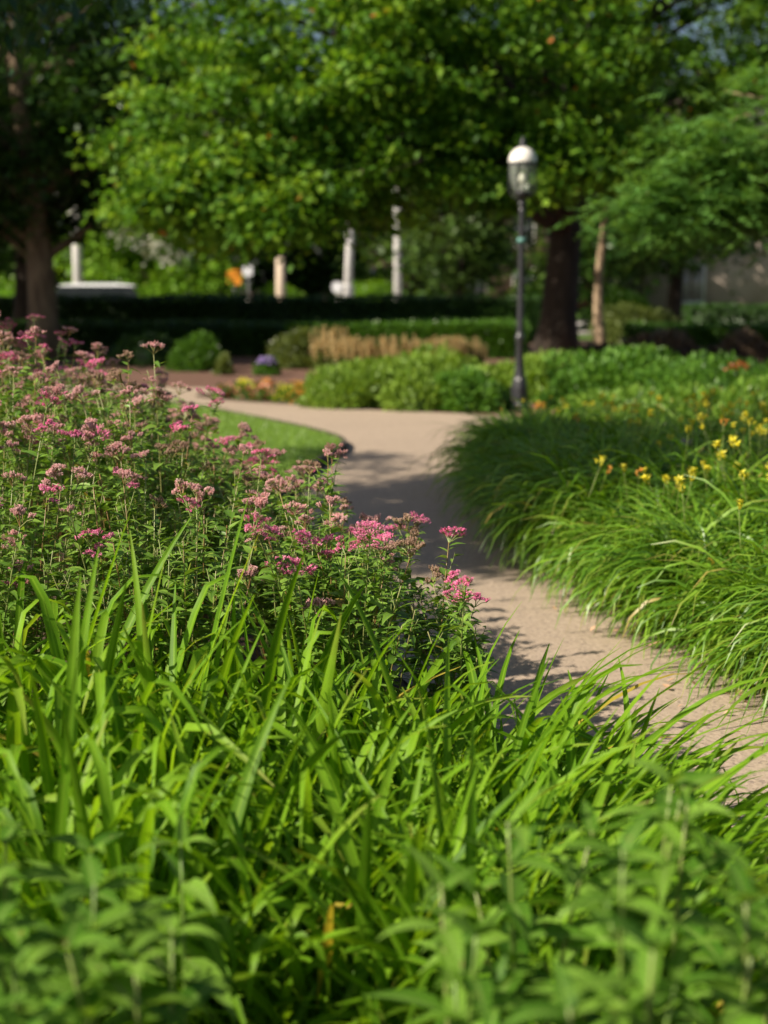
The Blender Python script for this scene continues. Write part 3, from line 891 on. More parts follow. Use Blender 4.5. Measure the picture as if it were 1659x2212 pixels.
# leafy plants between the border and the junipers
mx = [((2.45, 15.2), (.55, .5, .34), 'low dark leafy clump right of the lamp foot'), ((2.9, 14.2), (.6, .6, .44), 'dark leafy bush between the lamp foot and the yellow daylilies'),
      ((3.5, 13.8), (.7, .6, .55), 'dark leafy bush behind the yellow daylilies'), ((4.3, 13.0), (.7, .6, .60), 'bushy dark green plant near the right border'),
      ((3.4, 10.2), (.5, .5, .62), 'leafy green plant behind the yellow flowers'), ((4.2, 11.4), (.6, .6, .62), 'leafy plant below the rose bush')]
for i, ((x, y), rd, lab) in enumerate(mx):
    bush('leafy_bush', lab, 'bush', (x, y, 0), rd, 2600, .08, 'spleaf', 'dark leafy plants behind the daylilies', seed=60 + i, lumpy=.3, up=.7, wr=.4)
# rose bush with a cream bloom and red young leaves
ro = empty('rose_bush', (4.0, 15.3, 0), 'green rose bush with one cream bloom and red young leaves at the right border', 'rose bush')
rng = np.random.default_rng(70)
mb = MB(); bush_mesh(mb, rng, (0, 0, 0), (.75, .65, .72), 3600, .07, lumpy=.3, up=.5); mb.build('foliage', M['hedge'], ro)
mb = MB(); bush_mesh(mb, rng, (0, 0, 0), (.055, .055, .06), 40, .05, lumpy=.1, core=False); mb.build('bloom', M['white'], ro, loc=(.25, -.6, .62))
mb = MB()
for dx in (-.36, -.25):
    bush_mesh(mb, rng, (dx, -.35, .62 + rng.uniform(-.03, .03)), (.05, .05, .04), 18, .06, core=False)
mb.build('young_leaves', M['redleaf'], ro)
# tall phlox with a pale bloom in the border
for i, (px, py, Y) in enumerate([(1590, 998, 8.6), (1480, 955, 9.2)]):
    x, y, z = gy(px, py, Y)
    r_ = empty('phlox', (x, y, 0), ['phlox stem with one pale pink bloom above the yellow daylilies', 'phlox stem with a faint pale bloom left of the brighter one'][i], 'phlox')
    rng = np.random.default_rng(80 + i)
    mb = MB(); tubes(mb, np.array([[0, 0, 0], [.01, 0, z / 2], [0, 0, z]]), [.004, .003, .002], 5); mb.build('stem', M['stemg'], r_)
    mb = MB(); bush_mesh(mb, rng, (0, 0, z - .02), (.035, .035, .035), 40, .026, core=False, wr=.8); mb.build('bloom', M['lightpink'], r_)
    mb = MB(); n = 26; hs = rng.uniform(.2, .92, n) * z
    lance(mb, rng, np.c_[np.zeros(n), np.zeros(n), hs], rng.uniform(0, 6.28, n), rng.uniform(0, .6, n), rng.uniform(.06, .09, n), np.full(n, .02), rng.uniform(.2, .8, n), S=3)
    mb.build('foliage', M['lance'], r_)
# single orange flower at the lamp's foot
x, y, z = gy(1168, 878, 14.3)
r_ = empty('marigold', (x, y, 0), 'single orange flower on a thin stem beside the lamp foot', 'flower')
mb = MB(); tubes(mb, np.array([[0, 0, 0], [0, 0, z]]), .004, 5); mb.build('stem', M['stemg'], r_)
mb = MB(); bush_mesh(mb, np.random.default_rng(3), (0, 0, z - .02), (.05, .05, .045), 50, .035, core=False, wr=.8); mb.build('bloom', M['orange'], r_)


def hedge(name, label, p0, p1, depth, H, mat, n, leaf, seed, group=None):
    """clipped hedge from p0 to p1 (front face line)"""
    rng = np.random.default_rng(seed)
    p0 = np.array(p0, float); p1 = np.array(p1, float)
    Lh = np.linalg.norm(p1 - p0); d = (p1 - p0) / Lh; nrm = np.array([-d[1], d[0]])
    mb = MB()
    areas = np.array([Lh * H, Lh * depth, depth * H * 2]); w = np.array([.55, .40, .05])
    fn = lump(rng, 8, (1.5, 5))
    ff = rng.choice(3, n, p=w)
    u = rng.random(n) * Lh; v = rng.random(n) * depth; zz = rng.random(n) ** .8 * H
    v = np.where(ff == 0, np.abs(rng.normal(0, .05, n)), v); zz = np.where(ff == 1, H - np.abs(rng.normal(0, .04, n)), zz)
    u = np.where(ff == 2, rng.choice([0, 1], n) * Lh, u)
    # rounded shoulder and uneven surface
    wob = fn(np.c_[u, v, zz * 3]) * .10
    v = v - np.where(ff == 0, wob, 0); zz = zz + np.where(ff == 1, wob, 0)
    sh_ = np.clip((zz - H + .15) / .15, 0, 1) ** 2 * .12
    v = np.where(ff == 0, v + sh_, v)
    P = np.c_[u[:, None] * d + v[:, None] * nrm, zz]
    out = math.atan2(-nrm[1], -nrm[0])
    az = np.where(ff == 0, out + rng.normal(0, .9, n), rng.uniform(0, 6.28, n))
    th = np.where(ff == 1, rng.normal(.6, .5, n), rng.normal(.35, .5, n))
    L_ = rng.uniform(.7, 1.3, n) * leaf
    ribbons(mb, P, az, np.c_[th, th - .2, th - .4], L_, (L_ * .5)[:, None] * np.array([[.15, 1, .05]]), roll=rng.normal(0, .6, n), mid=False, rnd=rng.random(n))
    i_ = .07
    c4 = [i_ * d + i_ * nrm, (Lh - i_) * d + i_ * nrm, (Lh - i_) * d + (depth - i_) * nrm, i_ * d + (depth - i_) * nrm]
    V = [(c[0], c[1], 0) for c in c4] + [(c[0], c[1], H - .08) for c in c4]
    mb.add(V, [(0, 1, 5, 4), (1, 2, 6, 5), (2, 3, 7, 6), (3, 0, 4, 7), (4, 5, 6, 7)], np.full((8, 3), .1))
    o = mb.build(name, M[mat], loc=(p0[0], p0[1], 0))
    return tag(o, label, 'hedge', group)


hedge('hedge', 'tall dark clipped hedge running behind the low hedge, in front of the white car', (-16, 40.2), (4.6, 39.2), 1.2, 1.22, 'shadehedge', 26000, .10, 1)
hedge('hedge', 'dark clipped hedge at right in front of the pale stone house', (8.0, 37.5), (16, 37.0), 1.2, 1.02, 'shadehedge', 9000, .10, 2)
hedge('hedge', 'low hedge in deep shade beside the shaded tree trunk', (-12, 31.6), (-2.2, 31.0), 1.6, .70, 'shadehedge', 16000, .085, 3)  # continues as the next hedge; its shade is put into the leaf colour
hedge('hedge', 'low sunlit-topped hedge behind the tan plumes', (-2.1, 30.5), (3.0, 30.0), 2.6, .72, 'hedge', 17000, .08, 4)
hedge('hedge', 'low bright-topped hedge behind the brown shrubs at right', (5.2, 31.0), (12, 29.6), 2.4, .66, 'hedge', 15000, .08, 5)
bush('leafy_bush', 'mottled green and brown bush at the left end of the tan plumes', 'bush', (-1.55, 26.6, 0), (.62, .6, .62), 2600, .09, 'oliveleaf', seed=90)
bush('leafy_bush', 'bright green rounded bush before the shaded hedge', 'bush', (-3.35, 25.6, 0), (.47, .45, .66), 3200, .08, 'hedge', seed=91, lumpy=.15)
bush('leafy_bush', 'small grey-green plant right of the bright rounded bush', 'bush', (-2.75, 24.4, 0), (.16, .16, .3), 420, .08, 'oliveleaf', seed=92)
bush('leafy_bush', 'dark rounded bush in the shade left of the bright rounded one', 'bush', (-4.6, 27.5, 0), (.75, .6, .6), 2600, .08, 'shadehedge', seed=93)
bush('leafy_bush', 'olive green loose bush left of the dark hedge at right', 'bush', (6.2, 34.5, 0), (1.15, .9, 1.05), 4200, .11, 'oliveleaf', seed=94)
bush('leafy_bush', 'brown twiggy shrub before the bright-topped hedge, left of two', 'bush', (5.35, 27.2, 0), (1.0, .7, .62), 3200, .09, 'brownleaf', 'brown twiggy shrubs at right', seed=95)
bush('leafy_bush', 'brown twiggy shrub before the bright-topped hedge, right of two', 'bush', (6.9, 27.0, 0), (.75, .6, .55), 2600, .09, 'brownleaf', 'brown twiggy shrubs at right', seed=96)
bush('leafy_bush', 'low brownish ground shrub at the foot of the slender tan trunk', 'bush', (4.3, 29.0, 0), (.9, .6, .32), 2000, .08, 'brownleaf', seed=97)
# purple flowering plant
pr = empty('aster', (-2.0, 24.3, 0), 'small plant with purple blooms before the low hedges', 'flower')
rng = np.random.default_rng(99)
mb = MB(); bush_mesh(mb, rng, (0, 0, 0), (.24, .22, .24), 900, .06); mb.build('foliage', M['hedge'], pr)
mb = MB(); bush_mesh(mb, rng, (0, 0, .20), (.18, .16, .10), 420, .035, core=False, wr=.9); mb.build('blooms', M['purple'], pr)


# tan feathery plumes
def plume_clump(x, y, H, n, lab, seed):
    rng = np.random.default_rng(seed)
    r_ = empty('plume_plant', (x, y, 0), lab, 'plant', 'tan feathery plumes before the low hedge')
    mb, mf = MB(), MB()
    bush_mesh(mf, rng, (0, 0, 0), (.30, .25, H * .55), 700, .09, core=True)
    for k_ in range(n):
        a = rng.uniform(0, 6.28); r = rng.random() ** .5 * .36
        h = H * rng.uniform(.62, 1.05); b = np.array([r * math.cos(a), r * math.sin(a), 0])
        m = 70
        s = rng.random(m)
        z = h * (.40 + .60 * s)
        w = .03 * (1 - s) + .004
        aa = rng.uniform(0, 6.28, m)
        P = b + np.c_[w * np.cos(aa) * .5, w * np.sin(aa) * .5, z]
        t = np.full(m, .9)
        ribbons(mb, P, aa, np.c_[t, t, t - .3], np.full(m, .04), np.full((m, 1), .018) * np.array([[.4, 1, .2]]), mid=False, rnd=rng.random(m))
    mf.build('foliage', M['oliveleaf'], r_); mb.build('plume', M['tan'], r_)


pl = [(-.98, 25.9, .76, 46, 'tallest tan plume clump at the left end of its group'), (-.62, 25.6, .58, 46, 'tan plume clump just right of the tallest'), (-.25, 25.7, .60, 46, 'tan plume clump at the right end of the left group'),
      (.30, 25.5, .62, 46, 'tan plume clump at the left end of the right group'), (.70, 25.6, .54, 46, 'second tan plume clump of the right group'), (1.12, 25.5, .60, 46, 'third tan plume clump of the right group'),
      (1.5, 25.6, .60, 46, 'tan plume clump nearest the lamp post')]
for i, a in enumerate(pl): plume_clump(*a, seed=120 + i)

# bedding flowers in the narrow bed beside the path
rng = np.random.default_rng(140)
bed = [(-2.15, 19.2, 'red'), (-1.95, 19.7, 'yellow'), (-1.85, 19.0, 'red'), (-1.62, 19.5, 'red'), (-1.6, 18.7, 'red'), (-1.35, 19.2, 'yellow'), (-1.3, 18.5, 'yellow'), (-1.1, 19.0, 'orange'),
       (-1.05, 18.2, 'orange'), (-.85, 18.7, 'red'), (-1.7, 20.2, 'orange'), (-1.2, 19.9, 'orange'), (-.9, 19.4, 'orange'), (-2.0, 20.3, 'yellow')]
bc = {}
for i, (x, y, c) in enumerate(bed):
    bc[c] = bc.get(c, -1) + 1
    r_ = empty('bedding_plant', (x, y, 0), f'low bedding plant with {c} flowers beside the path, {ORD[bc[c]]} {c} one from left', 'flower', 'bedding flowers by the far path')
    mf, mb = MB(), MB()
    bush_mesh(mf, rng, (0, 0, 0), (.17, .17, .14), 320, .05); bush_mesh(mb, rng, (0, 0, .02), (.16, .16, .15), 110, .04, core=False, wr=.9)
    mf.build('foliage', M['hedge'], r_); mb.build('blooms', M[c], r_)


# ------------------------------------------------------------------ trees
def tree(name, label, base, H, r, ells, nclump, per, leaf, mat, bark='bark', seed=0, group=None, droop=(-.7, .3), sig=.28, lw=.62, gaps=None,
         fork=None, lean=(0, 0), feather=False, nbranch=26, shell=.55):
    """trunk with limbs, and a crown of leaf clumps filling the given ellipsoids (cx,cy,cz,rx,ry,rz,weight) in world space"""
    rng = np.random.default_rng(seed)
    root = empty(name, (base[0], base[1], 0), label, 'tree', group)
    B = np.array([base[0], base[1], 0.0])
    mt = MB()
    u = np.linspace(0, 1, 14)
    T = np.c_[lean[0] * u + .06 * np.sin(u * 7 + seed), lean[1] * u + .06 * np.sin(u * 5 + 2 * seed), H * u]
    rad = r * (1.0 - .82 * u) + r * .35 * np.exp(-u * H / .25)
    tubes(mt, T, rad, 14)
    w = np.array([e[6] for e in ells], float); w /= w.sum()
    which = rng.choice(len(ells), nclump, p=w)
    E = np.array([e[:6] for e in ells], float)[which]
    D = rng.normal(0, 1, (nclump, 3)); D /= np.linalg.norm(D, axis=1, keepdims=True)
    q = rng.random(nclump) ** (1 / 3); q = np.where(rng.random(nclump) < shell, rng.uniform(.85, 1.05, nclump), q)
    C = E[:, :3] + D * q[:, None] * E[:, 3:6]
    if gaps is not None: C = C[gaps(C)]
    C = C - B
    nclump = len(C)
    # limbs
    sel = rng.choice(nclump, min(nbranch, nclump), replace=False)
    for j in sel:
        c = C[j]
        hd = math.hypot(c[0], c[1])
        z0 = np.clip(c[2] - hd * .55, H * .22, H * .95)
        uz = z0 / H
        p0 = np.array([np.interp(uz, u, T[:, 0]), np.interp(uz, u, T[:, 1]), z0])
        s = np.linspace(0, 1, 9)[:, None]
        sag = np.array([0, 0, 1.0]) * np.sin(PI * s) * hd * .10
        P = p0 + (c - p0) * s + sag + rng.normal(0, .035, (9, 3)) * (s * (1.2 - s) * 3)
        r1 = max(.018, np.interp(uz, u, rad) * .42)
        tubes(mt, P, np.linspace(r1, .012, 9), 7)
        # side twigs
        for t in range(5):
            s0 = rng.uniform(.45, .95); a0 = p0 + (c - p0) * s0
            e1 = a0 + rng.normal(0, .5, 3) * [1, 1, .6]
            tubes(mt, np.stack([a0, (a0 + e1) / 2 + [0, 0, .05], e1]), [.02, .014, .006], 5)
    ml = MB()
    n = nclump * per
    ci = np.repeat(np.arange(nclump), per)
    sg = sig * rng.uniform(.6, 1.4, nclump)
    off = rng.normal(0, 1, (n, 3)) * sg[ci][:, None] * [1, 1, .5]
    P = C[ci] + off
    L_ = rng.uniform(.65, 1.35, n) * leaf
    az = rng.uniform(0, 2 * PI, n)
    th = rng.uniform(droop[0], droop[1], n)
    tone = np.clip(np.repeat(rng.normal(.45, .2, nclump), per) + rng.normal(0, .2, n), 0, .96)
    tone = np.where(rng.random(n) < .003, 1.0, tone)
    if feather:
        # each leaf is a feather: a midrib carrying rows of small leaflets
        m = 9
        s = np.linspace(.08, 1, m)
        t = np.stack([np.cos(th) * np.cos(az), np.cos(th) * np.sin(az), np.sin(th)], -1)
        LL = L_ * 2.2
        pos = P[:, None] + t[:, None] * LL[:, None, None] * s[None, :, None] + np.array([0, 0, -1.0]) * (LL[:, None, None] * .25 * s[None, :, None] ** 2)
        for sgn in (-1, 1):
            azl = np.repeat(az[:, None] + sgn * 1.15, m, 1).ravel()
            thl = rng.normal(-.15, .25, n * m)
            l2 = np.repeat((LL * .26)[:, None], m, 1).ravel() * np.tile(np.sin(PI * (s * .85 + .1)) * .6 + .45, n)
            ribbons(ml, pos.reshape(-1, 3), azl, np.c_[thl, thl - .1, thl - .3], l2, (l2 * .42)[:, None] * np.array([[.3, 1, .1]]), mid=False, rnd=np.repeat(tone, m))
    else:
        ribbons(ml, P, az, np.c_[th, th - .15, th - .45], L_, (L_ * lw)[:, None] * np.array([[.18, 1, .05]]), roll=rng.normal(0, .5, n), mid=False, rnd=tone)
    mt.build('trunk', M[bark], root)
    ml.build('crown', M[mat], root)
    return root


def gap_mid(C):
    # the opening through which the sky shows
    sc_ = C[:, 0] / C[:, 1]
    return ~((np.abs(sc_ + .050) < .010) & (C[:, 2] > 1.45 + C[:, 1] * .150))


tree('broadleaf_tree', 'broad leafy tree with thick dark trunk behind the lamp post', (3.45, 28.3), 11.5, .38,
     [(-1.3, 21.5, 4.4, 2.5, 1.6, 1.9, 5), (1.5, 22.4, 4.9, 2.6, 1.6, 1.9, 4), (-.2, 21.2, 4.2, 1.6, 1.2, 1.9, 2.8), (-2.1, 20.4, 2.75, 1.5, .9, .72, 2.2), (4.4, 26.5, 6.0, 3.0, 1.8, 2.2, 2.6), (7.0, 27.5, 6.3, 2.2, 1.6, 1.6, 2.0), (2.4, 27.5, 8.4, 5.4, 4.0, 1.8, 2.0), (3.4, 28.9, 4.4, 3.6, 1.4, 1.4, 2.2),
      (-.2, 26.4, 5.3, 2.6, 1.0, 1.3, 2.2), (-2.0, 24.5, 10.3, 3.6, 2.2, 1.6, 1.9), (2.6, 22.0, 3.7, 1.5, 1.0, .8, 1.4), (-3.3, 20.6, 2.55, .6, .5, .22, .35), (-1.35, 20.0, 2.35, .5, .5, .2, .3), (1.0, 21.0, 3.05, .7, .5, .22, .35), (1.9, 21.2, 2.95, .5, .5, .25, .3), (-3.6, 22, 3.4, .5, .5, .35, .3)],
     1050, 100, .13, 'mapleleaf', 'barkdark', seed=5, sig=.225, droop=(-1.0, .25), gaps=gap_mid, nbranch=110, lean=(.3, -.4), shell=.38)
tree('broadleaf_tree', 'shaded dark tree at left whose trunk stands behind the pink shrubs', (-7.0, 29.6), 9, .33,
     [(-7.6, 30.6, 5.8, 3.6, 2.0, 2.7, 4), (-5.2, 30.8, 5.2, 1.9, 1.4, 2.3, 2.4), (-7.8, 30.0, 3.6, 2.6, 1.6, 1.1, 1.5)],
     520, 80, .16, 'darkleaf', 'bark', seed=6, sig=.34, nbranch=26, lean=(-.5, -.2))
tree('locust_tree', 'locust tree with feathery blue-green leaves reaching in from the right', (8.2, 18.6), 8, .20,
     [(4.1, 16.6, 2.85, 1.2, .8, .70, 3.4), (5.2, 17.2, 3.3, 1.5, 1.1, 1.1, 2.4), (3.35, 16.3, 2.40, .75, .5, .38, 1.3), (4.9, 17.3, 5.1, 1.2, 1.2, .5, .7), (7, 18.3, 6, 2.4, 2, 1.6, 1.0), (5.0, 16.8, 2.45, .9, .7, .5, 1.4)],
     230, 16, .14, 'locust', 'barktan', seed=7, sig=.24, feather=True, nbranch=22, droop=(-.6, .2), shell=.3)
tree('broadleaf_tree', 'near tree whose dark leaves hang in at the top left corner', (-6.2, 6.9), 7.5, .20,
     [(-5.5, 5.2, 5.3, 1.6, .9, .7, 3.4), (-5.4, 6.7, 5.3, 1.3, 1.0, .7, 3), (-4.1, 5.5, 5.3, 1.2, .8, .6, 2.6), (-3.7, 7.3, 5.6, 1.4, 1.2, .8, 3.5), (-2.45, 8.8, 3.30, .85, .5, .28, .5), (-3.4, 8.2, 4.1, 1.2, .7, .5, .7), (-6.2, 9.2, 5.2, .9, .25, .25, .4), (-7.5, 8.3, 5.3, 1.3, .7, .5, 1)],
     370, 75, .12, 'darkleaf', 'bark', seed=8, sig=.22, nbranch=20, droop=(-1.3, -.2), lw=.42)
tree('slender_tree', 'slender tan-barked young tree right of the thick trunk', (4.75, 31.5), 4.6, .13,
     [(4.9, 31.6, 3.9, 1.4, 1.2, .9, 1)], 50, 60, .13, 'darkleaf', 'barktan', seed=9, nbranch=9)
# trees outside the frame on the sunny side
tree('broadleaf_tree', 'shade tree left of the frame beyond the lawn', (-14.5, 24.5), 12, .3, [(-14, 25.5, 6.4, 3.8, 3.0, 3.2, 1)], 330, 60, .24, 'darkleaf', 'bark', seed=10, sig=.5, nbranch=12)
tree('broadleaf_tree', 'shade tree left of the frame behind the dark hedge', (-13.5, 36.0), 11, .3, [(-13, 36, 6.0, 4.6, 3.0, 3.4, 1)], 230, 60, .26, 'darkleaf', 'bark', seed=11, sig=.5, nbranch=12)
tree('broadleaf_tree', 'shade tree behind the dark trunk at left', (-9.3, 37.0), 9, .25, [(-7.7, 37, 6.2, 4.0, 2.4, 2.6, 1)], 240, 60, .2, 'darkleaf', 'barkdark', seed=12, sig=.4, nbranch=12)
# far trees that close the view
far = [(-24, 66, 7, 9, 'dark tree far off at the left border'), (-15.5, 68, 5.5, 9, 'dark tree behind the pale column at left'), (-8.6, 66, 4.2, 8.5, 'dark tree beyond the orange sign'),
       (1.6, 66, 4.0, 9, 'dark tree between the two pale poles'), (7.5, 64, 4.6, 9, 'dark tree beyond the lamp post'), (15, 70, 7, 11, 'dark tree beyond the thick trunk'), (24, 80, 8, 13, 'dark tree above the pale stone house'), (33, 72, 6, 9, 'dark tree far off at the right border'),
       (-3.9, 72, 3.2, 5.2, 'lower dark tree beneath the patch of open sky')]
for i, (x, y, rr, hh, lab) in enumerate(far):
    tree('far_tree', lab, (x, y), hh * 1.25, .35, [(x, y, hh * .85, rr, rr * .7, hh * .66, 1), (x, y, hh * .35, rr * .8, rr * .6, hh * .3, .4)], 170, 55, .42, 'farleaf', 'barkdark', seed=200 + i, group='dark trees across the road', sig=.75, nbranch=10)
tree('far_tree', 'dark evergreen tree right of the two pale poles', (2.6, 47.5), 7, .22, [(2.6, 47.5, 4.4, 2.0, 1.6, 2.8, 1)], 150, 55, .22, 'farleaf', 'barkdark', seed=230, sig=.4, nbranch=10)
tree('far_tree', 'dark tree standing right of the thick trunk behind the olive bush', (8.5, 42), 7.5, .25, [(8.8, 42, 5.0, 3.6, 2.0, 2.6, 1), (7.2, 41, 2.9, 1.8, 1.4, .9, .4)], 220, 60, .22, 'darkleaf', 'barkdark', seed=231, sig=.45, nbranch=10)
tree('flowering_tree', 'bright yellow-green tree behind the white car', (-9.6, 58.5), 6, .16, [(-9.6, 58.5, 3.2, 3.2, 1.8, 2.4, 1), (-8.2, 58, 1.6, 2.4, 1.6, 1.3, .6)], 240, 60, .24, 'brightleaf', 'bark', seed=232, sig=.4, nbranch=10)
fl = [o for o in bpy.data.objects if o.name.startswith('flowering_tree')][0]
rng = np.random.default_rng(5); mb = MB(); n = 700
u_ = rng.random(n); P = np.c_[-2.6 + 4.2 * u_ + rng.normal(0, .35, n), -1.9 + rng.normal(0, .2, n), 5.0 - 2.4 * u_ + rng.normal(0, .3, n)]
ribbons(mb, P, rng.uniform(0, 6.28, n), rng.uniform(-.5, 1, (n, 1)) * np.ones((1, 3)), np.full(n, .15), np.full((n, 1), .14) * np.array([[.4, 1, .4]]), mid=False)
mb.build('blossom', M['white'], fl)
sh = [(-4.2, 58.5, 1.25, 1.75, 'rounded bright green shrub left of the leaning pale pole'), (-.6, 59.0, 1.7, 1.75, 'rounded bright green shrub between the two pale poles'), (5.0, 50, 1.5, 1.25, 'bright green clipped shrub behind the lamp post'),
      (8.3, 50, 1.3, 1.35, 'bright green shrub right of the thick trunk'), (-16, 60, 3.5, 2.0, 'bright green shrub at the left border across the road')]
for i, (x, y, r, h, lab) in enumerate(sh):
    bush('far_shrub', lab, 'shrub', (x, y, 0), (r, r * .8, h), 2600, .17, 'brightleaf', 'bright shrubs beyond the hedge', seed=240 + i, lumpy=.1)

# ------------------------------------------------------------------ lamp post
lx, ly, _ = gp(1121, 886)
lamp = empty('lamp_post', (lx, ly, 0), 'black cast iron lamp post with white domed lantern beside the junipers', 'lamp post')
zt = gy(1136, 300, ly)[2]           # tip of the finial
zd1 = gy(1136, 318, ly)[2]; zd0 = gy(1136, 349, ly)[2]; zb = gy(1136, 414, ly)[2]; zy = gy(1136, 440, ly)[2]
sc = ly / F
mb = MB()
lathe(mb, [(.0, 0), (.135, 0), (.135, .05), (.115, .07), (.105, .10), (.100, .28), (.085, .36), (.068, .40), (.062, .44)], 8)
mb.build('base', M['iron'], lamp, smooth=False)
mb = MB()
z1 = gy(1130, 730, ly)[2]
lathe(mb, [(.060, .44), (.055, .47), (.050, z1 - .05), (.058, z1 - .035), (.062, z1), (.058, z1 + .03), (.043, z1 + .045), (.040, z1 + .08), (.034, zy - .10), (.036, zy - .02), (.0, zy - .02)], 20)
mb.build('pole', M['iron'], lamp)
zc = gy(1131, 519, ly)[2]
mb = MB(); lathe(mb, [(.036, zc - .028), (.050, zc - .022), (.052, zc), (.050, zc + .022), (.036, zc + .028)], 20); mb.build('band', M['verdigris'], lamp)
mb = MB(); lathe(mb, [(0, zy - .055), (.034, zy - .05), (.046, zy - .02), (.046, zy + .01), (.034, zy + .03), (0, zy + .04)], 20); mb.build('collar', M['iron'], lamp)
for k_ in range(4):                   # the four arms of the cage
    a = PI / 4 + k_ * PI / 2 + .35
    prof = np.array([(.03, zy + .02), (.07, zy + .06), (.13, zy + .10), (.165, zy + .16), (.165, zy + .26), (.165, zd0 - .02), (.165, zd0 + .005)])
    P = np.c_[prof[:, 0] * math.cos(a), prof[:, 0] * math.sin(a), prof[:, 1]]
    mb = MB(); tubes(mb, P, .0085, 8); mb.build('arm', M['iron'], lamp)
mb = MB(); lathe(mb, [(0, zy + .03), (.03, zy + .04), (.045, zb - .08), (.10, zb - .03), (.105, zb), (.0, zb + .004)], 24); mb.build('cup', M['iron'], lamp)
mb = MB(); lathe(mb, [(.095, zb + .004), (.125, zb + .06), (.148, zb + .16), (.155, zd0 - .03), (.150, zd0 - .01)], 32); mb.build('globe', M['glass'], lamp)
zm = gy(1139, 385, ly)[2]
mb = MB(); lathe(mb, [(0, zm - .058), (.03, zm - .054), (.046, zm - .03), (.046, zm - .01), (.036, zm + .03), (.022, zm + .055), (.0, zm + .062)], 20); mb.build('bulb', M['bulb'], lamp)
mb = MB(); lathe(mb, [(.0, zb + .004), (.018, zb + .006), (.016, zm - .05), (0, zm - .05)], 12); mb.build('socket', M['polestone'], lamp)
# dome with a scalloped lower rim
mb = MB()
dome = [(.165, zd0)] + [(.165 * math.cos(t), zd0 + .006 + (zd1 - zd0) * math.sin(t)) for t in np.linspace(0, PI / 2 * .93, 9)]
lathe(mb, dome, 36)
k_ = 36
a = np.arange(k_) * 2 * PI / k_
V = []
for i in range(k_):
    V += [(.165 * math.cos(a[i]), .172 * math.sin(a[i]), zd0), (.165 * math.cos(a[i]), .172 * math.sin(a[i]), zd0 - (.016 if i % 2 else .004))]
mb.add(V, [(2 * i, 2 * i + 1, (2 * i + 3) % (2 * k_), (2 * i + 2) % (2 * k_)) for i in range(k_)])
mb.build('dome', M['opal'], lamp)
mb = MB(); lathe(mb, [(.165, zd0 - .03), (.165, zd0 - .002), (.15, zd0 - .002), (.15, zd0 - .03), (.165, zd0 - .03)], 32); mb.build('rim', M['iron'], lamp)
mb = MB(); h_ = zt - zd1
lathe(mb, [(.05, zd1 - .006), (.04, zd1 + .012), (.030, zd1 + .03), (.036, zd1 + .05), (.030, zd1 + .075), (.016, zd1 + .09), (.022, zd1 + .105), (.010, zd1 + .125), (0, zt)], 16); mb.build('finial', M['iron'], lamp)


# ------------------------------------------------------------------ things beyond the hedge
def column(px, ytop, ybot, Y, w0, w1, mat, label, lean=0, cap=False, plinth=False, ring=None, name='concrete_pole', cat='pole', extra=2.2):
    x, _, z1_ = gy(px, ytop, Y)
    z1_ += extra
    r_ = empty(name, (x, Y, 0), label, cat)
    mb = MB(); tubes(mb, np.array([[0, 0, 0], [lean * .5, 0, z1_ * .5], [lean, 0, z1_]]), [w0 / 2, (w0 + w1) / 4, w1 / 2], 14); mb.build('shaft', M[mat], r_)
    if plinth:
        zp = gy(px, ybot, Y)[2]
        mb = MB(); lathe(mb, [(0, 0), (w0 * .8, 0), (w0 * .8, zp + .1), (w0 * .7, zp + .18), (w0 * .5, zp + .22)], 16); mb.build('plinth', M[mat], r_)
    if ring:
        zr = gy(px, ring, Y)[2]
        mb = MB(); lathe(mb, [(w0 * .5, zr - .05), (w0 * .56, zr - .04), (w0 * .56, zr + .04), (w0 * .5, zr + .05)], 16); mb.build('ring', M['iron'], r_)
    if cap:
        mb = MB(); lathe(mb, [(w1 * .5, z1_), (w1 * .75, z1_ + .15), (w1 * .9, z1_ + .5), (w1 * .8, z1_ + .8), (0, z1_ + .95)], 14); mb.build('lantern_head', M[mat], r_)
    return r_


column(748, 495, 625, 57.5, .36, .27, 'polestone', 'tapering pale concrete pole with wide base, leftmost of two beyond the hedge', lean=.25, plinth=True)
column(859, 490, 640, 57.8, .33, .30, 'polestone', 'straight pale pole with a dark ring, right of the tapering one', ring=545)
column(166, 500, 640, 57.5, .44, .40, 'polestone', 'white column rising behind the parked white car')
column(606, 600, 640, 57.0, .44, .34, 'poletan', 'tan pole with a rounded head left of the clipped bright shrub', extra=.8)
column(410, 560, 640, 57.2, .30, .28, 'polestone', 'thin grey pole between the bright tree and the orange sign', extra=1.2)


def sign(px, py, Y, kind, label):
    x, _, z = gy(px, py, Y)
    r_ = empty('road_sign', (x, Y, 0), label, 'sign')
    mb = MB(); tubes(mb, np.array([[0, .03, 0], [0, .03, z + .1]]), .04, 8)
    mb.build('post', M['iron' if kind == 'o' else 'polestone'], r_)
    mb = MB()
    s = .30 if kind == 'o' else .20
    k = 28
    a = np.arange(k) * 2 * PI / k
    pr_ = [(s * np.sign(math.cos(t)) * abs(math.cos(t)) ** .55, s * np.sign(math.sin(t)) * abs(math.sin(t)) ** .55) for t in a]
    V = [(p[0], -.012, z + p[1]) for p in pr_] + [(p[0], .012, z + p[1]) for p in pr_]
    mb.add(V, [tuple(range(k))]); mb.f.append(np.array([tuple(range(2 * k - 1, k - 1, -1))])); mb.m.append(np.zeros(1, int))
    q = np.array([(i, i + k, (i + 1) % k + k, (i + 1) % k) for i in range(k)])
    mb.f.append(q); mb.m.append(np.zeros(k, int))
    mb.build('sign_face', M['signorange' if kind == 'o' else 'signwhite'], r_, smooth=False)


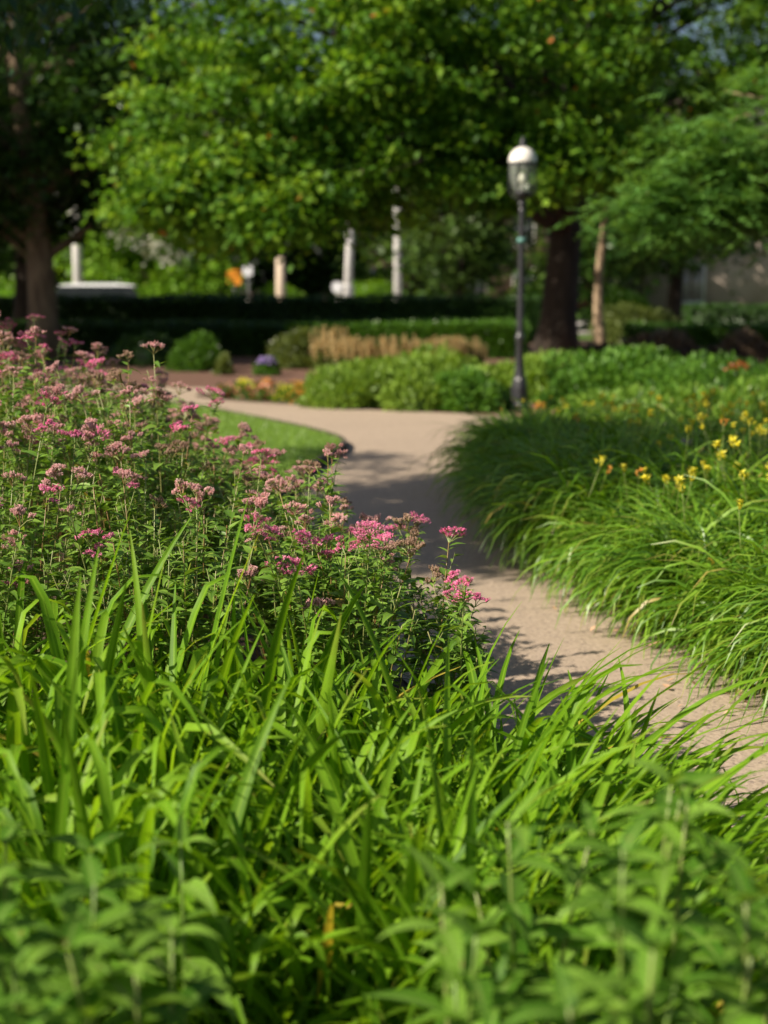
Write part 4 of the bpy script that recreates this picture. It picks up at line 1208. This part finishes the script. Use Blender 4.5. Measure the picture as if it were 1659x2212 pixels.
sign(506, 599, 56.8, 'o', 'orange square sign on a dark post beyond the hedge')
sign(535, 585, 57.0, 'w', 'white sign on a pale post just right of the orange sign')
sign(728, 620, 57.2, 'w', 'small pale blue-white sign beside the foot of the tapering pole')

# parked cars
def car(x, y, rz, L, H, label, roofh, seed=0, mat='whitepaint'):
    r_ = empty('parked_car', (x, y, 0), label, 'car', 'cars parked across the hedge')
    r_.rotation_euler = (0, 0, rz)
    W = 1.82
    side = [(-.5, .28), (-.5, .62), (-.47, .80), (-.42, .86), (-.30, .90), (-.12, .93), (.38, .93), (.47, .86), (.5, .70), (.5, .28)]
    def extr(prof, w0, w1, mbx):
        n = len(prof)
        V = [(px * L, -w0[i] / 2, pz) for i, (px, pz) in enumerate(prof)] + [(px * L, w0[i] / 2, pz) for i, (px, pz) in enumerate(prof)]
        q = [(i, (i + 1) % n, n + (i + 1) % n, n + i) for i in range(n)]
        mbx.add(V, q); mbx.f.append(np.array([tuple(range(n - 1, -1, -1))])); mbx.m.append(np.zeros(1, int))
        mbx.f.append(np.array([tuple(range(n, 2 * n))])); mbx.m.append(np.zeros(1, int))
    mb = MB(); extr(side, [W] * len(side), None, mb); mb.build('body', M[mat], r_, smooth=False)
    g = [(-.22, .932), (-.10, roofh - .07), (.36, roofh - .07), (.44, .932)]
    mb = MB(); extr(g, [W - .08, W - .34, W - .34, W - .1], None, mb); mb.build('windows', M['carglass'], r_, smooth=False)
    g = [(-.12, roofh - .068), (-.08, roofh - .01), (0, roofh + .02), (.25, roofh + .02), (.35, roofh - .02), (.38, roofh - .068)]
    mb = MB(); extr(g, [W - .30, W - .38, W - .44, W - .44, W - .38, W - .30], None, mb); mb.build('roof', M[mat], r_, smooth=False)
    for sx_ in (-.31, .31):
        for sy_ in (-1, 1):
            mb = MB()
            a = np.linspace(0, 2 * PI, 25)[:-1]
            pr_ = [(.0, -.1), (.20, -.1), (.21, -.1), (.33, -.1), (.345, -.06), (.345, .06), (.33, .1), (0, .1)]
            V = []; k = 24
            for rr_, yy in pr_:
                V += [(rr_ * math.cos(t), yy, rr_ * math.sin(t)) for t in a]
            q = [(i * k + j, i * k + (j + 1) % k, (i + 1) * k + (j + 1) % k, (i + 1) * k + j) for i in range(7) for j in range(k)]
            mb.add(V, q)
            w_ = mb.build('wheel', M['rubber'], r_, loc=(sx_ * L, sy_ * (W / 2 - .09), .345))
    for sy_ in (-.62, .62):
        mb = MB(); box(mb, -.503 * L, -.494 * L, sy_ - .16, sy_ + .16, .62, .76); mb.build('headlight', M['signwhite'], r_)
        mb = MB(); box(mb, .494 * L, .503 * L, sy_ - .16, sy_ + .16, .62, .78); mb.build('tail_light', M['lampred'], r_)
    return r_


cx0 = gy(205, 630, 47.5)[0]
car(cx0 - .55, 47.5, 0.12, 5.0, 1.5, 'white parked car, only its roof showing above the dark hedge at left', 1.62)
car(-15.6, 49.0, 0.05, 4.5, 1.5, 'pale parked car at the far left border behind the shrubs', 1.35, mat='polestone')

# buildings across the road
def building(x0, x1, y0, y1, H, mat, label, cols, zs, wmat='windowglass', gable=False):
    r_ = empty('house', ((x0 + x1) / 2, y0, 0), label, 'building')
    W = x1 - x0; D = y1 - y0
    mb = MB(); box(mb, -W / 2, W / 2, 0, D, 0, H); mb.build('wall', M[mat], r_)
    mb = MB()
    if gable:
        V = [(-W / 2 - .4, -.4, H - .02), (W / 2 + .4, -.4, H - .02), (W / 2 + .4, D + .4, H - .02), (-W / 2 - .4, D + .4, H - .02), (-W / 2 - .4, D / 2, H + D * .4), (W / 2 + .4, D / 2, H + D * .4)]
        mb.add(V, [(0, 1, 5, 4), (2, 3, 4, 5)]); mb.f.append(np.array([(0, 4, 3), (1, 2, 5)])); mb.m.append(np.zeros(2, int))
        mb.f.append(np.array([(0, 3, 2, 1)])); mb.m.append(np.zeros(1, int))
    else:
        box(mb, -W / 2 - .3, W / 2 + .3, -.3, D + .3, H + .002, H + .4)
    mb.build('roof', M['roofing'], r_, smooth=False)
    for c in cols:
        for z in zs:
            mb = MB(); box(mb, c - .75, c + .75, -.06, -.003, z - .12, z); f_ = mb.build('window', M['trim'], r_)
            mb = MB(); box(mb, c - .6, c - .02, -.03, -.004, z + .003, z + 1.7); box(mb, c + .02, c + .6, -.03, -.004, z + .003, z + 1.7); mb.build('pane', M[wmat], f_)
            mb = MB(); box(mb, c - .7, c - .603, -.05, -.003, z + .003, z + 1.8); box(mb, c + .603, c + .7, -.05, -.003, z + .003, z + 1.8); box(mb, c - .6, c + .6, -.05, -.003, z + 1.703, z + 1.8); mb.build('frame', M['trim'], f_)
    return r_


building(12, 34, 66, 78, 6.0, 'stonewall', 'pale mauve stone house behind the dark hedge at right', [-9, -3, 3, 9], [.9, 3.6], gable=True, wmat='paleglass')
building(-34, -11.2, 74, 86, 12, 'brickdark', 'dark brick building behind the trees at left', [-9, -6, -3, 0, 3, 6, 9], [1.0, 4.2, 7.4])
building(-2.2, 26, 92, 104, 14, 'brickdark', 'dark brick block far behind the central trees', [-12, -9, -6, -3, 0, 3, 6, 9, 12], [1.0, 4.2, 7.4, 10.6])
